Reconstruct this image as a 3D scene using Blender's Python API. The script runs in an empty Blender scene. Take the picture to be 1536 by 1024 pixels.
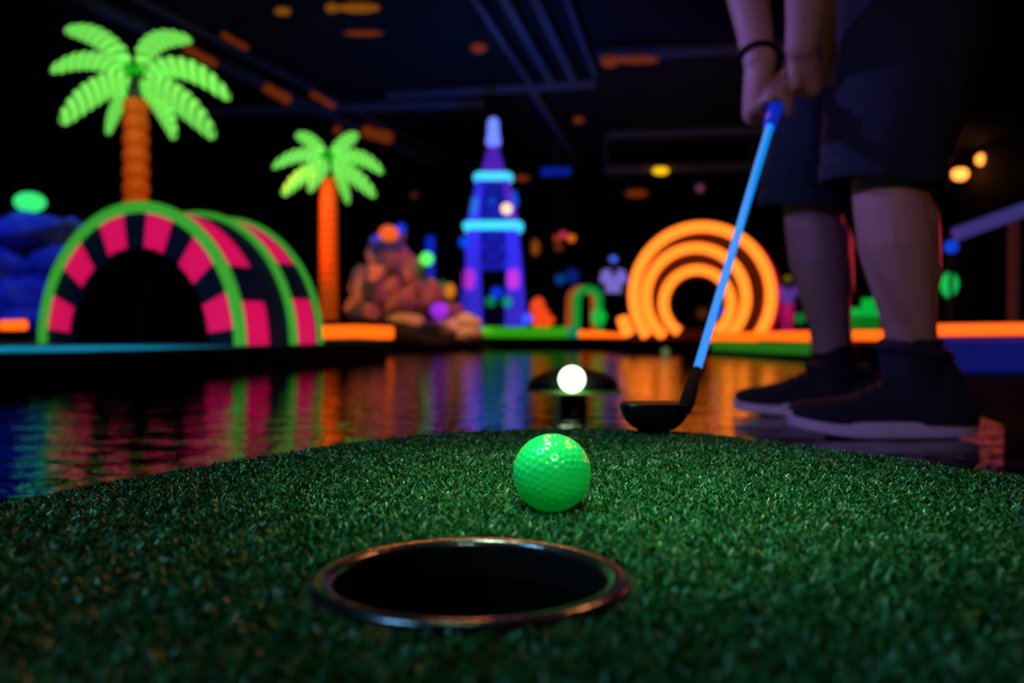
import bpy, bmesh, math, random
import numpy as np
from mathutils import Vector, Matrix, noise
R = math.radians
random.seed(7); rng = np.random.default_rng(7)
S = bpy.context.scene
C = S.collection
F = 1343.0                      # focal length in pixels of a 1536 px wide frame
CAM = Vector((0, 0, .1)); PITCH = math.atan(17 / F)
W = -.087                       # level of the wet floor; z = 0 is the top of the green
SH = .03                        # top of the far platform

def P(px, py, Y):
    """World point at depth Y seen at pixel (px, py)."""
    dx, dz = (px - 768) / F, (512 - py) / F
    d = Vector((dx, math.cos(PITCH) + dz * math.sin(PITCH), dz * math.cos(PITCH) - math.sin(PITCH)))
    return CAM + d * (Y / d.y)

# ------------------------------------------------------------------ materials
def srgb(r, g, b):
    f = lambda c: ((c / 255 + .055) / 1.055) ** 2.4 if c > 10 else c / 255 / 12.92
    return (f(r), f(g), f(b))

def mat(name, col, rough=.6, emis=None, es=0., metal=0., var=.25, scale=12., bump=0., bscale=60., coat=0., spec=.5):
    m = bpy.data.materials.new(name); m.use_nodes = True
    nt = m.node_tree; b = nt.nodes['Principled BSDF']
    tc = nt.nodes.new('ShaderNodeTexCoord')
    n = nt.nodes.new('ShaderNodeTexNoise'); n.inputs['Scale'].default_value = scale; n.inputs['Detail'].default_value = 4
    nt.links.new(tc.outputs['Object'], n.inputs['Vector'])
    mx = nt.nodes.new('ShaderNodeMix'); mx.data_type = 'RGBA'
    mx.inputs[6].default_value = (*[c * (1 - var) for c in col], 1)
    mx.inputs[7].default_value = (*[min(1, c * (1 + var)) for c in col], 1)
    nt.links.new(n.outputs['Fac'], mx.inputs[0]); nt.links.new(mx.outputs[2], b.inputs['Base Color'])
    b.inputs['Roughness'].default_value = rough; b.inputs['Metallic'].default_value = metal
    b.inputs['Specular IOR Level'].default_value = spec
    b.inputs['Coat Weight'].default_value = coat
    if emis:
        b.inputs['Emission Color'].default_value = (*emis, 1); b.inputs['Emission Strength'].default_value = es
    if bump:
        n2 = nt.nodes.new('ShaderNodeTexNoise'); n2.inputs['Scale'].default_value = bscale; n2.inputs['Detail'].default_value = 5
        nt.links.new(tc.outputs['Object'], n2.inputs['Vector'])
        bp = nt.nodes.new('ShaderNodeBump'); bp.inputs['Strength'].default_value = bump; bp.inputs['Distance'].default_value = .01
        nt.links.new(n2.outputs['Fac'], bp.inputs['Height']); nt.links.new(bp.outputs[0], b.inputs['Normal'])
    return m

def glow(name, col, e, base=None):
    """Fluorescent or lit surface: its own colour plus the light it gives off."""
    return mat(name, base or tuple(min(.8, c) for c in col), .5, col, e, var=.12, scale=6)

M = {}
M['black'] = mat('black_paint', (.006, .006, .009), .8, spec=.15)
M['charcoal'] = mat('charcoal_metal', (.03, .03, .035), .4)
M['steel'] = mat('painted_steel', (.16, .17, .22), .45)
M['ceiling'] = mat('ceiling_paint', (.007, .007, .010), .8)
M['wall'] = mat('wall_paint', (.012, .011, .02), .75)
M['navy'] = mat('navy_panel', (.012, .016, .05), .55, (.004, .006, .03), .25)
M['pink'] = glow('hot_pink_paint', srgb(255, 18, 105), .62, srgb(255, 30, 120))
M['ringgreen'] = glow('green_ring_paint', srgb(85, 225, 70), .42, srgb(90, 230, 70))
M['orange_neon'] = glow('orange_neon', (1.0, .20, .016), 2.0, (.3, .08, .01))
M['orange_kerb'] = glow('orange_kerb', (1.0, .115, .004), 1.7, (.4, .08, .01))
M['green_kerb'] = glow('green_kerb', srgb(60, 190, 20), .6, srgb(60, 180, 20))
M['green_side'] = glow('green_side_paint', srgb(15, 140, 30), .5, srgb(20, 120, 30))
M['red_panel'] = mat('red_tunnel_panel', (.045, .005, .002), .7, (.3, .02, .004), .08)
M['teal_turf'] = mat('teal_carpet', (.02, .34, .46), .9, bump=.6, bscale=90)
M['blue_wall'] = mat('blue_painted_wall', (.05, .09, .5), .7, (.01, .02, .3), .12, bump=.4, bscale=20)
M['rock'] = mat('painted_rock', (.5, .36, .42), .85, bump=.8, bscale=9, var=.5, scale=4)
M['rock_blue'] = mat('blue_rock', (.12, .2, .75), .85, bump=.8, bscale=9, var=.5, scale=5)
M['trunk'] = glow('orange_trunk', srgb(255, 90, 8), .22, srgb(255, 110, 20))
M['tower_blue'] = glow('blue_tower_paint', srgb(66, 52, 240), .6, srgb(60, 60, 230))
M['tower_violet'] = glow('violet_tower_paint', srgb(120, 50, 215), .36, srgb(120, 60, 220))
M['cyan'] = glow('cyan_neon', srgb(70, 225, 255), 1.05)
M['skin'] = mat('skin', (.46, .25, .17), .5, var=.12, bump=.15, bscale=120)
M['shorts'] = mat('navy_shorts', (.003, .009, .020), .9, bump=.5, bscale=35)
M['shirt'] = mat('dark_shirt', (.008, .008, .016), .9, bump=.4, bscale=30)
M['shoe'] = mat('navy_shoe_fabric', (.008, .008, .024), .8, bump=.3, bscale=150)
M['sole'] = mat('pale_rubber_sole', (.75, .72, .85), .6)
M['hair'] = mat('dark_hair', (.02, .012, .008), .7, bump=.6, bscale=200)
M['sock'] = mat('black_sock', (.008, .008, .012), .9)
M['shaft'] = glow('glowing_blue_shaft', srgb(0, 150, 255), .9, (.01, .08, .25))
M['grip'] = glow('blue_grip', srgb(5, 50, 220), .5, (.01, .03, .3))
M['putter'] = mat('black_putter', (.006, .006, .010), .4)
M['liner'] = mat('black_cup_liner', (.002, .002, .003), .9, spec=.05)
M['rim'] = mat('dark_cup_rim', (.09, .06, .10), .2, metal=.85, bump=.1, bscale=80, coat=.1)
M['backing'] = mat('turf_backing', (.006, .035, .012), .95, bump=.8, bscale=300)

def lampmat(rgb, e=1.0):
    k = 'lamp_%d_%d_%d_%d' % (*rgb, int(e * 100))
    if k not in M: M[k] = glow('glowing_glass', srgb(*rgb), e, tuple(.3 * c for c in srgb(*rgb)))
    return M[k]

# turf blade material, one tint per blade
def turf_mat():
    m = bpy.data.materials.new('turf_blades'); m.use_nodes = True; nt = m.node_tree; b = nt.nodes['Principled BSDF']
    g = nt.nodes.new('ShaderNodeNewGeometry'); cr = nt.nodes.new('ShaderNodeValToRGB'); e = cr.color_ramp
    cols = [(0, (.008, .075, .035)), (.3, (.012, .13, .03)), (.55, (.03, .20, .035)), (.75, (.008, .16, .09)), (.9, (.07, .20, .03)), (.97, (.30, .24, .12)), (1, (.08, .25, .3))]
    e.elements[0].position = 0; e.elements[0].color = (*cols[0][1], 1); e.elements[1].position = 1; e.elements[1].color = (*cols[-1][1], 1)
    for p, c in cols[1:-1]: k = e.elements.new(p); k.color = (*c, 1)
    nt.links.new(g.outputs['Random Per Island'], cr.inputs[0]); nt.links.new(cr.outputs[0], b.inputs['Base Color'])
    b.inputs['Roughness'].default_value = .38
    return m
M['turf'] = turf_mat()

# frond material: groove shade painted in as darker green between the ridges
def frond_mat():
    m = glow('groove_shaded_frond', srgb(105, 250, 70), 1.0, srgb(110, 255, 80)); nt = m.node_tree; b = nt.nodes['Principled BSDF']
    at = nt.nodes.new('ShaderNodeAttribute'); at.attribute_name = 'groove_shade'
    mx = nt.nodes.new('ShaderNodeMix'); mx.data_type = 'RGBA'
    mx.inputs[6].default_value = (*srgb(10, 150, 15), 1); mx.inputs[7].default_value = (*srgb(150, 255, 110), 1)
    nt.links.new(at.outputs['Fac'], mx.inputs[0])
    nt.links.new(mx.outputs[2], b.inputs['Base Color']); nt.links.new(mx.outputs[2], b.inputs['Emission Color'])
    return m
M['frond'] = frond_mat()

def water_mat():
    m = bpy.data.materials.new('wet_black_floor'); m.use_nodes = True; nt = m.node_tree; b = nt.nodes['Principled BSDF']
    b.inputs['Base Color'].default_value = (.003, .004, .008, 1); b.inputs['Roughness'].default_value = .045
    b.inputs['IOR'].default_value = 2.5; b.inputs['Specular IOR Level'].default_value = .6
    tc = nt.nodes.new('ShaderNodeTexCoord')
    def nz(sx, sy, sc, det):
        mp = nt.nodes.new('ShaderNodeMapping'); mp.inputs['Scale'].default_value = (sx, sy, 1)
        n = nt.nodes.new('ShaderNodeTexNoise'); n.inputs['Scale'].default_value = sc; n.inputs['Detail'].default_value = det
        n.inputs['Roughness'].default_value = .45
        nt.links.new(tc.outputs['Object'], mp.inputs[0]); nt.links.new(mp.outputs[0], n.inputs['Vector']); return n
    a = nz(1, 1.5, 9, 2); c = nz(1, 1.7, 60, 1)
    ad = nt.nodes.new('ShaderNodeMath'); ad.operation = 'MULTIPLY_ADD'; ad.inputs[1].default_value = .13
    nt.links.new(c.outputs['Fac'], ad.inputs[0]); nt.links.new(a.outputs['Fac'], ad.inputs[2])
    bp = nt.nodes.new('ShaderNodeBump'); bp.inputs['Strength'].default_value = 1; bp.inputs['Distance'].default_value = .0052
    nt.links.new(ad.outputs[0], bp.inputs['Height']); nt.links.new(bp.outputs[0], b.inputs['Normal'])
    return m
M['water'] = water_mat()

# ------------------------------------------------------------------ mesh tools
class MB:
    """Collects shapes and links them as one mesh object."""
    def __init__(s): s.v = []; s.f = []; s.mi = []; s.cur = 0
    def add(s, v, f, mi=None):
        o = len(s.v); s.v += [tuple(p) for p in v]; s.f += [tuple(i + o for i in q) for q in f]
        s.mi += [s.cur if mi is None else mi] * len(f); return s
    def box(s, lo, hi, mi=None):
        x0, y0, z0 = lo; x1, y1, z1 = hi
        v = [(x0,y0,z0),(x1,y0,z0),(x1,y1,z0),(x0,y1,z0),(x0,y0,z1),(x1,y0,z1),(x1,y1,z1),(x0,y1,z1)]
        return s.add(v, [(3,2,1,0),(4,5,6,7),(0,1,5,4),(1,2,6,5),(2,3,7,6),(3,0,4,7)], mi)
    def bar(s, a, b, w, h, mi=None, w2=None, h2=None):
        """Square bar from a to b (w across, h up), optionally tapering."""
        a, b = Vector(a), Vector(b); d = (b - a).normalized()
        up = Vector((0, 0, 1)) if abs(d.z) < .95 else Vector((0, 1, 0))
        sx = d.cross(up).normalized(); uz = sx.cross(d)
        v = []
        for p, ww, hh in ((a, w, h), (b, w2 or w, h2 or h)):
            for i, j in ((-1,-1),(1,-1),(1,1),(-1,1)): v.append(p + sx * i * ww / 2 + uz * j * hh / 2)
        return s.add(v, [(0,1,2,3),(7,6,5,4),(4,5,1,0),(5,6,2,1),(6,7,3,2),(7,4,0,3)], mi)
    def tube(s, pts, rad, seg=12, closed=False, caps=True, mi=None):
        pts = [Vector(p) for p in pts]; n = len(pts)
        if not hasattr(rad, '__len__'): rad = [rad] * n
        T = []
        for i in range(n):
            a = pts[(i - 1) % n] if (closed or i) else pts[i]; b = pts[(i + 1) % n] if (closed or i < n - 1) else pts[i]
            T.append((b - a).normalized())
        u = T[0].orthogonal().normalized(); v = []
        for i in range(n):
            u = (u - T[i] * u.dot(T[i])).normalized(); w = T[i].cross(u)
            for k in range(seg):
                an = 2 * math.pi * k / seg; v.append(pts[i] + (u * math.cos(an) + w * math.sin(an)) * rad[i])
        f = []
        for i in range(n if closed else n - 1):
            j = (i + 1) % n
            for k in range(seg): l = (k + 1) % seg; f.append((i*seg+k, i*seg+l, j*seg+l, j*seg+k))
        if caps and not closed: f.append(tuple(range(seg))[::-1]); f.append(tuple((n-1)*seg + k for k in range(seg)))
        return s.add(v, f, mi)
    def capsule(s, a, b, ra, rb=None, seg=14, mi=None):
        rb = ra if rb is None else rb; a, b = Vector(a), Vector(b)
        d = b - a; L = d.length; d = d.normalized() if L > 1e-6 else Vector((0, 0, 1))
        pts, rr = [], []
        for k in range(1, 6): t = math.pi / 2 * k / 5; pts.append(a - d * ra * math.cos(t)); rr.append(max(1e-4, ra * math.sin(t)))
        for k in range(1, 4): pts.append(a + d * L * k / 4); rr.append(ra + (rb - ra) * k / 4)
        for k in range(5, 0, -1): t = math.pi / 2 * k / 5; pts.append(b + d * rb * math.cos(t)); rr.append(max(1e-4, rb * math.sin(t)))
        return s.tube(pts, rr, seg, mi=mi)
    def ball(s, c, r, seg=20, rings=12, mi=None):
        rx, ry, rz = r if hasattr(r, '__len__') else (r, r, r); v = [(c[0], c[1], c[2] - rz)]; f = []
        for i in range(1, rings):
            t = -math.pi / 2 + math.pi * i / rings
            for k in range(seg): a = 2 * math.pi * k / seg; v.append((c[0] + rx * math.cos(t) * math.cos(a), c[1] + ry * math.cos(t) * math.sin(a), c[2] + rz * math.sin(t)))
        v.append((c[0], c[1], c[2] + rz)); e = len(v) - 1
        for k in range(seg):
            l = (k + 1) % seg; f.append((0, 1 + l, 1 + k)); f.append((e, e - seg + k, e - seg + l))
            for i in range(rings - 2): f.append((1 + i*seg + k, 1 + i*seg + l, 1 + (i+1)*seg + l, 1 + (i+1)*seg + k))
        return s.add(v, f, mi)
    def lathe(s, prof, c=(0, 0, 0), seg=32, mi=None, caps=False):
        v = []; f = []; n = len(prof)
        for r, z in prof:
            for k in range(seg): a = 2 * math.pi * k / seg; v.append((c[0] + r * math.cos(a), c[1] + r * math.sin(a), c[2] + z))
        for i in range(n - 1):
            for k in range(seg): l = (k + 1) % seg; f.append((i*seg+k, i*seg+l, (i+1)*seg+l, (i+1)*seg+k))
        if caps: f.append(tuple(range(seg))[::-1]); f.append(tuple((n-1)*seg+k for k in range(seg)))
        return s.add(v, f, mi)
    def prism(s, poly, z0, z1, mi=None):
        n = len(poly); v = [(x, y, z0) for x, y in poly] + [(x, y, z1) for x, y in poly]
        return s.add(v, [tuple(range(n))[::-1], tuple(range(n, 2*n))] + [(i, (i+1) % n, n + (i+1) % n, n + i) for i in range(n)], mi)
    def loft(s, rings, mi=None, caps=True):
        n = len(rings[0]); v = [p for r in rings for p in r]; f = []
        for i in range(len(rings) - 1):
            for k in range(n): l = (k + 1) % n; f.append((i*n+k, i*n+l, (i+1)*n+l, (i+1)*n+k))
        if caps: f.append(tuple(range(n))[::-1]); f.append(tuple((len(rings)-1)*n+k for k in range(n)))
        return s.add(v, f, mi)
    def build(s, name, mats, parent=None, smooth=True, fix=True, bevel=0, loc=None):
        me = bpy.data.meshes.new(name)
        off = Vector(loc) if loc is not None else Vector((0, 0, 0))
        base = off
        if parent is not None and loc is None: base = parent.location
        me.from_pydata([tuple(Vector(p) - base) for p in s.v], [], s.f)
        for m in (mats if isinstance(mats, (list, tuple)) else [mats]): me.materials.append(m)
        me.polygons.foreach_set('material_index', s.mi)
        if fix:
            bm = bmesh.new(); bm.from_mesh(me); bmesh.ops.recalc_face_normals(bm, faces=bm.faces); bm.to_mesh(me); bm.free()
        if smooth:
            me.polygons.foreach_set('use_smooth', [True] * len(me.polygons))
            try: me.set_sharp_from_angle(angle=R(38))
            except Exception: pass
        o = bpy.data.objects.new(name, me); C.objects.link(o)
        if parent is not None: o.parent = parent
        else: o.location = base
        if bevel:
            md = o.modifiers.new('bevel', 'BEVEL'); md.width = bevel; md.segments = 2; md.limit_method = 'ANGLE'
        return o

def tag(o, label, cat, group=None, kind=None):
    o['label'] = label; o['category'] = cat
    if group: o['group'] = group
    if kind: o['kind'] = kind
    return o
def thing(name, loc, label, cat, group=None):
    o = bpy.data.objects.new(name, None); o.empty_display_size = .05; C.objects.link(o); o.location = loc
    return tag(o, label, cat, group)
def struct(name, mb, m, **k):
    o = mb.build(name, m, **k); o['kind'] = 'structure'; return o

# ------------------------------------------------------------------ room
RX, RY0, RY1, CZ = 8.5, -3.0, 22.0, 3.45
struct('floor', MB().add([(-RX,RY0,W),(RX,RY0,W),(RX,RY1,W),(-RX,RY1,W)], [(0,1,2,3)]), M['water'])
struct('ceiling', MB().box((-RX, RY0, CZ), (RX, RY1, CZ + .1)), M['ceiling'])
struct('wall_back', MB().box((-RX, RY1, W), (RX, RY1 + .1, CZ)), M['wall'])
struct('wall_left', MB().box((-RX - .1, RY0, W), (-RX, RY1, CZ)), M['wall'])
struct('wall_right', MB().box((RX, RY0, W), (RX + .1, RY1, CZ)), M['wall'])
struct('wall_front', MB().box((-RX, RY0 - .1, W), (RX, RY0, CZ)), M['wall'])

# ceiling steelwork
def beam(a, b, w, h, label, group='steel beams under the ceiling', m=None):
    o = MB().bar(a, b, w, h).build('ceiling_beam', m or M['steel'], bevel=.006)
    tag(o, label, 'beam', group)
BZ = CZ - .1
bl = ['leftmost', 'second from the left', 'third from the left', 'rightmost']
for i, px in enumerate((706, 751, 798, 846)):
    Y0 = 3.0 * F / 495 - 3.2; Y1 = 11.9
    a0 = P(px, 0, 8.68)
    f = lambda Y: (a0.x + .2 * (Y - 8.68), Y, BZ + .02)
    beam(f(5.5), f(Y1 - i * .12), .09 if i in (1, 2) else .06, .07, 'dark blue-lit steel beam on the ceiling, %s of the four in a row' % bl[i])
beam((-1.75, 12.5, BZ), (1.1, 11.85, BZ), .09, .09, 'cross beam closing off the four parallel ceiling beams')
beam((.28, 12.2, BZ), (1.25, 17.3, BZ), .09, .09, 'long ceiling beam slanting away above the blue tower')
beam((-4.6, 7.2, BZ - .05), (-1.5, 17.4, BZ - .05), .10, .10, 'long ceiling beam slanting over the small palm', m=M['steel'])
beam((-4.15, 7.2, BZ), (-1.1, 17.4, BZ), .05, .05, 'thin conduit beside the long slanting ceiling beam on the left')
for i, (a, b, lab) in enumerate([((-6.5, 13.6, BZ), (-.4, 12.9, BZ), 'low cross beam behind the big palm crown'),
                                 ((1.6, 15.0, BZ), (8.2, 14.0, BZ), 'low cross beam running to the right wall'),
                                 ((1.0, 10.6, BZ), (8.2, 9.6, BZ), 'cross beam above the golfer')]):
    beam(a, b, .10, .10, 'dark ' + lab)
wl = P(908, 256, 15.6); wr = P(1130, 250, 15.6)
beam(wl, wr, .13, .13, 'orange-lit hanging bar carrying the yellow lamp above the orange rings')
for p, lab in ((wl, 'left'), (wr, 'right')):
    tag(MB().bar((p.x, p.y, p.z + .06), (p.x, p.y, CZ), .03, .03).build('hanger_rod', M['steel']), 'thin rod holding the %s end of the orange-lit hanging bar' % lab, 'rod')
a = P(812, 258, 15.9); b = P(855, 257, 15.9)
o = MB().bar(a, b, .12, .12).build('tube_light', lampmat((5, 30, 150), .9)); tag(o, 'short dim blue light bar hanging right of the blue tower top', 'light')
MB().bar((a.x + .25, 15.9, a.z + .05), (a.x + .25, 15.9, CZ), .02, .02).build('hanger_rod', M['steel'], o)

def ceil_lamp(px, py, w, h, rgb, e, label, cat='lamp', drop=None, group='lamps hung from the ceiling', tilt=0):
    """Lamp with a housing and a stem up to the ceiling; w, h are its half sizes in pixels."""
    Y = min(16.5, (CZ - .35) * F / max(60, 495 - py)) if drop is None else drop
    c = P(px, py, Y); k = Y / F; root = thing('ceiling_lamp', (c.x, c.y, c.z), label, cat, group)
    rx, rz = w * k, h * k
    (MB().ball(c, (rx, min(rx, rz), rz), 16, 10) if not tilt else MB().capsule(P(px - w*.75, py - tilt, Y), P(px + w*.75, py + tilt, Y), rz, None, 16)).build('lens', lampmat(rgb, e), root)
    hz = c.z + rz * .9
    MB().lathe([(rz*.1, .0), (min(rx, rz) * .8, 0), (min(rx, rz) * .6, rz * .5), (rz * .2, rz * .6)], (c.x, c.y, hz - rz*.12), 16, caps=True).build('housing', M['charcoal'], root)
    MB().tube([(c.x, c.y, hz + rz * .4), (c.x, c.y, CZ)], .008, 8).build('stem', M['charcoal'], root)
ceil_lamp(1440, 261, 12, 9.5, (255, 150, 60), 3.0, 'bright orange ceiling lamp, lower left of the pair right of the golfer')
ceil_lamp(1476, 239, 12, 9.5, (255, 150, 60), 3.0, 'bright orange ceiling lamp, upper right of the pair right of the golfer')
ceil_lamp(991, 256, 12, 6, (255, 190, 20), 1.3, 'yellow lamp on the hanging bar above the orange rings', drop=15.4)
GLINTS = [(300, 84, 26, 6, 'upper end of the slanting beam'), (352, 62, 22, 4, 'thin conduit above the big palm'), (415, 140, 20, 7, 'slanting beam between the palms'),
       (484, 150, 20, 4, 'conduit left of the small palm'), (566, 202, 20, 9, 'ceiling right of the small palm crown'), (506, 195, 6, 6, 'ceiling just above the small palm crown'),
       (424, 17, 12, 6, 'ceiling top left'), (538, 12, 32, 7, 'ceiling top left, widest one'), (498, 12, 10, 7, 'ceiling beside the widest one'),
       (545, 50, 30, 4, 'ceiling under the widest one'), (718, 72, 12, 7, 'ceiling left of the parallel beams'), (915, 92, 14, 9, 'ceiling right of the parallel beams'),
       (955, 90, 34, 6, 'ceiling right of the parallel beams, flat one'), (955, 290, 17, 6, 'darkness above the orange rings'), (783, 267, 11, 5, 'darkness right of the upper cyan band'),
       (868, 180, 8, 5, 'darkness right of the tower tip')]
for px, py, w, h, lab in GLINTS:  # lamp glints on the ceiling pipes, added as small glowing fixtures
    r = (110, 42, 6) if py > 40 else (135, 75, 12)
    ceil_lamp(px, py, w, h, r, .8, 'dim orange glint added as a ceiling lamp: ' + lab, group='orange glints added as ceiling lamps', tilt=w * .42 if px in (300, 352, 415, 484) else (4 if px == 566 else 0))
ceil_lamp(1050, 282, 6, 6, (120, 60, 90), .7, 'small dim pink lamp left of the putter shaft')
for px, py, rgb, lab in ((836, 357, (150, 50, 20), 'dull red'), (845, 352, (205, 40, 80), 'pink'), (857, 357, (230, 110, 20), 'bright orange')):
    ceil_lamp(px, py, 6, 6, rgb, .9, lab + ' globe of the small hanging cluster left of the orange rings', drop=15 + (px - 845) * .03)
for px, py, w, h, rgb, lab in ((803, 371, 6, 12, (130, 65, 15), 'amber glint added as a wall lamp right of the blue tower'), (621, 286, 6, 12, (60, 32, 18), 'faint amber glint added as a wall lamp above the rock mound'), (838, 370, 7, 6, (90, 40, 15), 'dull brown glint added as a wall lamp under the hanging cluster')):
    c = P(px, py, RY1 - .12); k = RY1 / F; root = thing('wall_glint', c, 'dim ' + lab, 'lamp', 'glints added as wall lamps on the back wall')  # glints of lamplight, added as small glowing fixtures on the back wall
    MB().ball(c, (w*k, .06, h*k)).build('lens', lampmat(rgb, .9), root)
    MB().box((c.x - .05, RY1 - .12, c.z - .05), (c.x + .05, RY1, c.z + .05)).build('bracket', M['charcoal'], root)

# ------------------------------------------------------------------ putting green
edge_px = [(-260, 822), (-120, 792), (0, 765), (150, 733), (300, 706), (400, 689), (480, 676), (560, 665), (640, 657), (720, 651), (800, 648), (900, 647), (1000, 651), (1080, 658), (1150, 667), (1230, 677), (1300, 687), (1400, 702), (1536, 722), (1700, 748), (1850, 775)]
front = [P(x, y, .1 * F / (y - 495)) for x, y in edge_px]
front = [(p.x, p.y + .004) for p in front]
outline = front + [(.46, .24), (.48, 0), (.48, -.4), (-.48, -.4), (-.48, 0), (-.44, .24)]
outline = outline[::-1]
HC = Vector((-.0163, .352, 0)); HR = .0535; HO = .0625
green = thing('putting_green', (0, .4, W), 'curved green artificial turf mound with the golf hole, nearest the camera', 'putting green')
mb = MB()
n = len(outline); seg = 64
bm = bmesh.new()
ov = [bm.verts.new((x, y, 0)) for x, y in outline]
hv = [bm.verts.new((HC.x + HO * math.cos(2*math.pi*k/seg), HC.y + HO * math.sin(2*math.pi*k/seg), 0)) for k in range(seg)]
ed = [bm.edges.new((ov[i], ov[(i+1) % n])) for i in range(n)] + [bm.edges.new((hv[i], hv[(i+1) % seg])) for i in range(seg)]
bmesh.ops.triangle_fill(bm, edges=ed, use_beauty=True)
me = bpy.data.meshes.new('turf_backing'); bm.to_mesh(me); bm.free(); me.materials.append(M['backing'])
o = bpy.data.objects.new('turf_backing', me); C.objects.link(o); o.parent = green; o.location = -green.location
rim_s = MB()
for i in range(n):
    (x0, y0), (x1, y1) = outline[i], outline[(i + 1) % n]
    rim_s.add([(x0, y0, W), (x1, y1, W), (x1, y1, 0), (x0, y0, 0)], [(0, 1, 2, 3)])
rim_s.build('side_border', M['black'], green)

def inside(xs, ys, poly):
    r = np.zeros(len(xs), bool); m = len(poly); j = m - 1
    for i in range(m):
        xi, yi = poly[i]; xj, yj = poly[j]
        c = ((yi > ys) != (yj > ys)) & (xs < (xj - xi) * (ys - yi) / (yj - yi + 1e-12) + xi); r ^= c; j = i
    return r
N = 330000
xs = rng.uniform(-.46, .46, N); ys = rng.uniform(.17, .92, N)
ok = inside(xs, ys, outline) & (np.hypot(xs - HC.x, ys - HC.y) > HO + .0028 + .0025*rng.random(len(xs)))
ok &= np.abs(xs) < .08 + .66 * ys
xs, ys = xs[ok], ys[ok]; N = len(xs)
th = rng.uniform(0, 2*np.pi, N); h = rng.uniform(.0024, .0048, N) * (1 + .25 * np.sin(xs*190 + 3*np.sin(ys*130)) * np.sin(ys*210))
lean = rng.uniform(.2, 1.25, N) * h; la = rng.uniform(0, 2*np.pi, N); w = rng.uniform(.0004, .0009, N)
ux, uy = np.cos(th) * w, np.sin(th) * w; lx, ly = np.cos(la) * lean, np.sin(la) * lean
V = np.zeros((N, 5, 3))
V[:,0] = np.stack([xs - ux, ys - uy, np.full(N, -.0002)], 1); V[:,1] = np.stack([xs + ux, ys + uy, np.full(N, -.0002)], 1)
V[:,2] = np.stack([xs + ux*.9 + lx*.35, ys + uy*.9 + ly*.35, h*.62], 1); V[:,3] = np.stack([xs - ux*.9 + lx*.35, ys - uy*.9 + ly*.35, h*.62], 1)
V[:,4] = np.stack([xs + lx, ys + ly, h], 1)
base = np.arange(N) * 5
loops = np.stack([base, base+1, base+2, base+3, base+3, base+2, base+4], 1).ravel()
me = bpy.data.meshes.new('turf'); me.vertices.add(N*5); me.vertices.foreach_set('co', V.ravel())
me.loops.add(N*7); me.loops.foreach_set('vertex_index', loops.astype(np.int32))
me.polygons.add(N*2); st = np.stack([np.arange(N)*7, np.arange(N)*7+4], 1).ravel()
me.polygons.foreach_set('loop_start', st.astype(np.int32)); me.update(calc_edges=True); me.validate()
me.materials.append(M['turf']); o = bpy.data.objects.new('turf', me); C.objects.link(o); o.parent = green; o.location = -green.location; o['kind'] = 'stuff'

cup = thing('golf_hole', (HC.x, HC.y, -.075), 'dark round golf cup sunk in the turf in front of the ball', 'golf hole')
prof = [(.0578 + .0047*math.cos(R(a_)), .0008 + .0040*math.sin(R(a_))) for a_ in range(0, 181, 12)] + [(.0531, -.012), (.0625, -.012), (.0625, .0008)]
MB().lathe(prof, (HC.x, HC.y, 0), 96).build('rim', M['rim'], cup)
MB().lathe([(HR, -.012), (HR - .001, -.075), (.001, -.075), (.001, -.078), (HR + .002, -.078), (HR + .002, -.012)], (HC.x, HC.y, 0), 64).build('cup_liner', M['liner'], cup)

# golf ball with geodesic dimples
def geodesic(freq):
    g = (1 + 5 ** .5) / 2
    iv = [Vector(p).normalized() for p in ((-1,g,0),(1,g,0),(-1,-g,0),(1,-g,0),(0,-1,g),(0,1,g),(0,-1,-g),(0,1,-g),(g,0,-1),(g,0,1),(-g,0,-1),(-g,0,1))]
    ff = [(0,11,5),(0,5,1),(0,1,7),(0,7,10),(0,10,11),(1,5,9),(5,11,4),(11,10,2),(10,7,6),(7,1,8),(3,9,4),(3,4,2),(3,2,6),(3,6,8),(3,8,9),(4,9,5),(2,4,11),(6,2,10),(8,6,7),(9,8,1)]
    s = {}
    for a, b, c in ff:
        for i in range(freq + 1):
            for j in range(freq + 1 - i):
                p = (iv[a]*i + iv[b]*j + iv[c]*(freq-i-j)).normalized(); s[(round(p.x,4), round(p.y,4), round(p.z,4))] = p
    return np.array([tuple(p) for p in s.values()])
def golf_ball(name, c, r, m, label, ico=6):
    bm = bmesh.new(); bmesh.ops.create_icosphere(bm, subdivisions=ico, radius=1)
    co = np.array([v.co for v in bm.verts]); D = geodesic(6)
    rot = np.array(Matrix.Rotation(.6, 3, 'X') @ Matrix.Rotation(.4, 3, 'Y')); D = D @ rot.T
    dm = np.empty(len(co))
    for i in range(0, len(co), 4000): dm[i:i+4000] = np.arccos(np.clip((co[i:i+4000] @ D.T).max(1), -1, 1))
    dr = .082; dep = np.where(dm < dr, .5 + .5 * np.cos(np.pi * dm / dr), 0) * .018
    co = co * (r * (1 - dep))[:, None]
    for v, p in zip(bm.verts, co): v.co = p
    me = bpy.data.meshes.new(name); bm.to_mesh(me); bm.free(); me.materials.append(m)
    me.polygons.foreach_set('use_smooth', [True] * len(me.polygons))
    o = bpy.data.objects.new(name, me); C.objects.link(o); o.location = c; return tag(o, label, 'golf ball')
bmt = glow('green_ball_plastic', srgb(0, 205, 62), .16, (.02, .85, .25)); bb = bmt.node_tree.nodes['Principled BSDF']
bb.inputs['Roughness'].default_value = .22; bb.inputs['Coat Weight'].default_value = .4; bb.inputs['Coat Roughness'].default_value = .08
bc = P(828, 709, .487); golf_ball('golf_ball', bc, .0213, bmt, 'glowing green golf ball resting on the turf behind the hole')

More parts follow.
